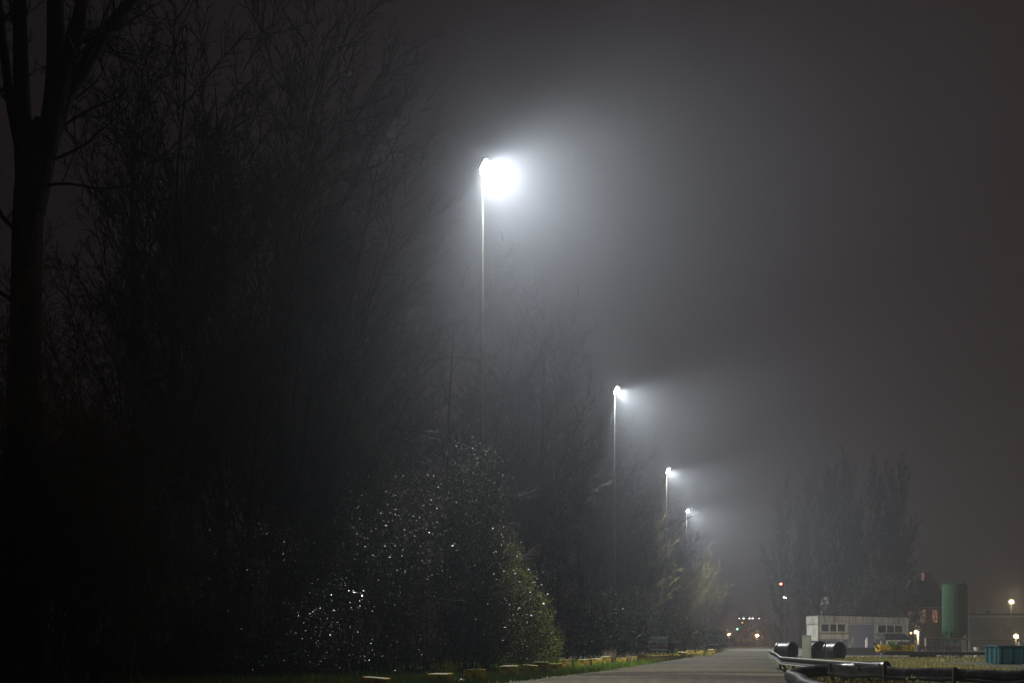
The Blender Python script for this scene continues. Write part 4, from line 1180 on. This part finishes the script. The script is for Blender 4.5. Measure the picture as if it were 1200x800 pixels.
mb = MB(); mb.box(((1094 - 1060) * UX, 2.5, zr + .2), (1.1, .9, 1.7)); mb.box(((1094 - 1060) * UX, 2.5, zr + 1.1), (1.3, 1.1, .14)); mb.build("chimney", M['brick'], roof)
for (a_, b_, y0, y1) in ((1064.5, 1068, 715, 731), (1078.5, 1084.5, 714, 729), (1092.5, 1098.5, 714, 729)):
    xa, xb = (a_ - 1060) * UX, (b_ - 1060) * UX; za, zb = CAM_H + (750 - y1) * UX, CAM_H + (750 - y0) * UX
    mb = MB(); mb.box(((xa + xb) / 2, -.03, zb + .05), (xb - xa + .16, .08, .1)); mb.box(((xa + xb) / 2, -.03, za - .05), (xb - xa + .16, .1, .1))
    for xx in (xa - .04, xb + .04, (xa + xb) / 2): mb.box((xx, -.03, (za + zb) / 2), (.07, .07, zb - za - .01))
    wd = mb.build("window", M['dark_steel'], hs)
    mb = MB(); mb.box(((xa + xb) / 2, -.006, (za + zb) / 2), (xb - xa, .015, zb - za)); mb.build("pane", M['lit_window'], wd)
mb = MB(); mb.box(((1091 - 1060) * UX, -1.3, 1.75), (5.2, 2.4, 3.5)); mb.build("annex", M['dark_wall'], hs)

# low building by the right edge
lz = 135
lbd = thing("low_building", "long low dark flat-roofed building beyond the teal skip", "building", (gx(1136, lz), lz, 0))
mb = MB(); mb.box((6.2, 3, 2.35), (12.4, 6, 4.7)); mb.build("wall", M['dark_wall'], lbd)
mb = MB(); mb.box((6.2, 3, 4.78), (12.7, 6.3, .16)); mb.build("roof", M['roof'], lbd)
mb = MB(); mb.box((6.2, -.04, 4.45), (12.4, .07, .1)); mb.build("gutter", M['shed_wall'], lbd)
for x in (1.2, 3.2):
    mb = MB(); mb.box((x, 1.5, 5.05), (.4, .4, .5)); mb.build("roof_vent", M['dark_steel'], lbd)
for x in (2.2, 5.0):
    mb = MB(); mb.box((x, -.03, 2.6), (1.4, .05, 1.0)); w_ = mb.build("window", M['dark_steel'], lbd)
    mb = MB(); mb.box((x, -.06, 2.6), (1.25, .02, .85)); mb.build("pane", M['glass'], w_)

# teal skip
kz = 56
sk = thing("teal_skip", "teal ribbed steel skip standing at the yard's edge under the lower lamp", "skip", (gx(1170.5, kz), kz, 0), R(-4))
SW, SD, SH = 3.6, 1.9, .93
mb = MB()
mb.box((SW / 2, 0, SH / 2 + .04), (SW, .05, SH)); mb.box((SW / 2, SD, SH / 2 + .04), (SW, .05, SH))
mb.box((.025, SD / 2, SH / 2 + .04), (.05, SD - .056, SH)); mb.box((SW - .025, SD / 2, SH / 2 + .04), (.05, SD - .056, SH)); mb.box((SW / 2, SD / 2, .08), (SW - .12, SD - .06, .06))
mb.build("body", M['teal'], sk)
for k in range(7):
    mb = MB(); mb.box((.08 + k * (SW - .16) / 6, -.055, SH / 2 + .03), (.09, .06, SH - .12)); mb.build("rib", M['teal'], sk)
for k in range(3):
    mb = MB(); mb.box((-.03, .3 + k * .65, SH / 2 + .03), (.06, .09, SH - .12)); mb.build("rib", M['teal'], sk)
mb = MB(); mb.box((SW / 2, -.04, SH + .06), (SW + .14, .12, .08)); mb.box((SW / 2, SD + .04, SH + .06), (SW + .14, .12, .08)); mb.box((-.02, SD / 2, SH + .06), (.1, SD - .05, .08)); mb.build("rim", M['teal'], sk, bevel=.01)

# ------------------------------------------------------------------ small lit lamps
def post_lamp(name, lab, px, py, z, head_r, m, color, energy, arm=0.0, post_m='dark_steel', grp=None, post_r=.05, cat='street lamp', dome=False):
    head_r *= 1.25
    h = CAM_H + (750 - py) * z / F
    t = thing(name, lab, cat, (gx(px, z) + arm, z, 0), 0, grp)
    mb = MB(); mb.tube([(0, 0, 0), (0, 0, h + (.08 if arm else -head_r))], [post_r, post_r * .75], 10)
    if arm: mb.tube([(0, 0, h + .07), (-arm, 0, h + head_r + .05)], .03, 6)
    mb.build("post", M[post_m], t, smooth=True)
    mb = MB(); n = 9
    mb.lathe([(max(.002, head_r * math.sin(math.pi * k / n)), -head_r * math.cos(math.pi * k / n)) for k in range(n + 1)], 14, (-arm, 0, h))
    mb.build("lamp_globe", M[m], t, smooth=True)
    if dome:
        mb = MB(); mb.lathe([(head_r * 1.05, head_r * .75), (head_r * .8, head_r * 1.15), (.02, head_r * 1.3)], 12, (-arm, 0, h)); mb.build("lamp_cap", M['dark_steel'], t)
    if energy: lamp_light("lamp_light", t, (-arm, -head_r - .12, h - .05), energy, color, 'POINT', .08)
    return t
post_lamp("street_lamp", "warm orange lamp on a short pale post beside the shed", 1073.2, 740, 99, .15, 'warm_lamp', (1.0, .62, .28), 300, arm=.22, post_m='shed_white', post_r=.1)
post_lamp("street_lamp", "faint small orange lamp behind the one on the pale post", 1067.5, 741.2, 112, .10, 'orange_lamp', (1.0, .5, .2), 8)
post_lamp("street_lamp", "yellowish lamp on a tall dark post above the low building", 1185, 704.5, 128, .24, 'warm_lamp', (1.0, .75, .38), 900)
post_lamp("street_lamp", "warm lamp on a low post just behind the teal skip", 1190.5, 745, 88, .17, 'warm_lamp', (1.0, .72, .36), 330)
go = "pair of orange lamps at the road's end"
post_lamp("street_lamp", "orange lamp at the road's far end, on the tree line side of the pair", 854, 743, 205, .26, 'orange_lamp', (1.0, .5, .18), 900, grp=go)
post_lamp("street_lamp", "orange lamp at the road's far end, the slightly brighter one nearer the poplars", 887, 744, 205, .30, 'orange_lamp', (1.0, .52, .2), 1100, grp=go)
post_lamp("street_lamp", "tiny amber lamp between the white lamp row and the orange pair", 870, 729, 230, .14, 'orange_lamp', (1, .5, .2), 0, dome=False)
post_lamp("signal_lamp", "small green signal lamp on a thin post before the far trees", 864, 736.5, 220, .16, 'green_lamp', (.35, 1, .6), 0, dome=False, cat='signal lamp')
gan = thing("lamp_gantry", "far gantry carrying a row of small white lamps above the orange pair", "lamp gantry", (gx(878, 250), 250, 0))
hh = CAM_H + (750 - 724) * 250 / F
mb = MB(); mb.tube([(-2.6, 0, hh + .3), (2.8, 0, hh + .1)], .06, 6); mb.build("beam", M['dark_steel'], gan)
for x in (-2.4, 2.6):
    mb = MB(); mb.tube([(x, 0, 0), (x, 0, hh + .2)], .07, 6); mb.build("post", M['dark_steel'], gan)
for x, s in ((-2.45, .10), (-1.4, .18), (.05, .17), (.8, .17), (2.4, .11)):
    mb = MB(); mb.box((x, -.05, hh - .02), (s * 1.6, .1, s * 1.2)); mb.build("lamp", M['white_lamp'], gan)
mz = 150
mst = thing("signal_mast", "thin dark mast with a red light on its arm before the poplars", "mast", (gx(920.5, mz), mz, 0))
hr = CAM_H + (750 - 684) * mz / F
mb = MB(); mb.tube([(0, 0, 0), (0, 0, hr + .1)], [.1, .05], 8); mb.tube([(0, 0, hr - .1), (-.62, 0, hr + .02)], .035, 6); mb.build("pole", M['dark_steel'], mst)
mb = MB(); mb.lathe([(.05, -.14), (.17, -.05), (.17, .12), (.06, .18)], 10, (-.68, 0, hr)); mb.build("red_light", M['red_lamp'], mst)
mb = MB(); h2 = CAM_H + (750 - 699.5) * mz / F; mb.box((-.22, -.1, h2), (.2, .12, .16), ry=R(25)); mb.box((.05, -.1, h2 - .08), (.12, .12, .08)); mb.build("white_light", M['white_lamp'], mst)
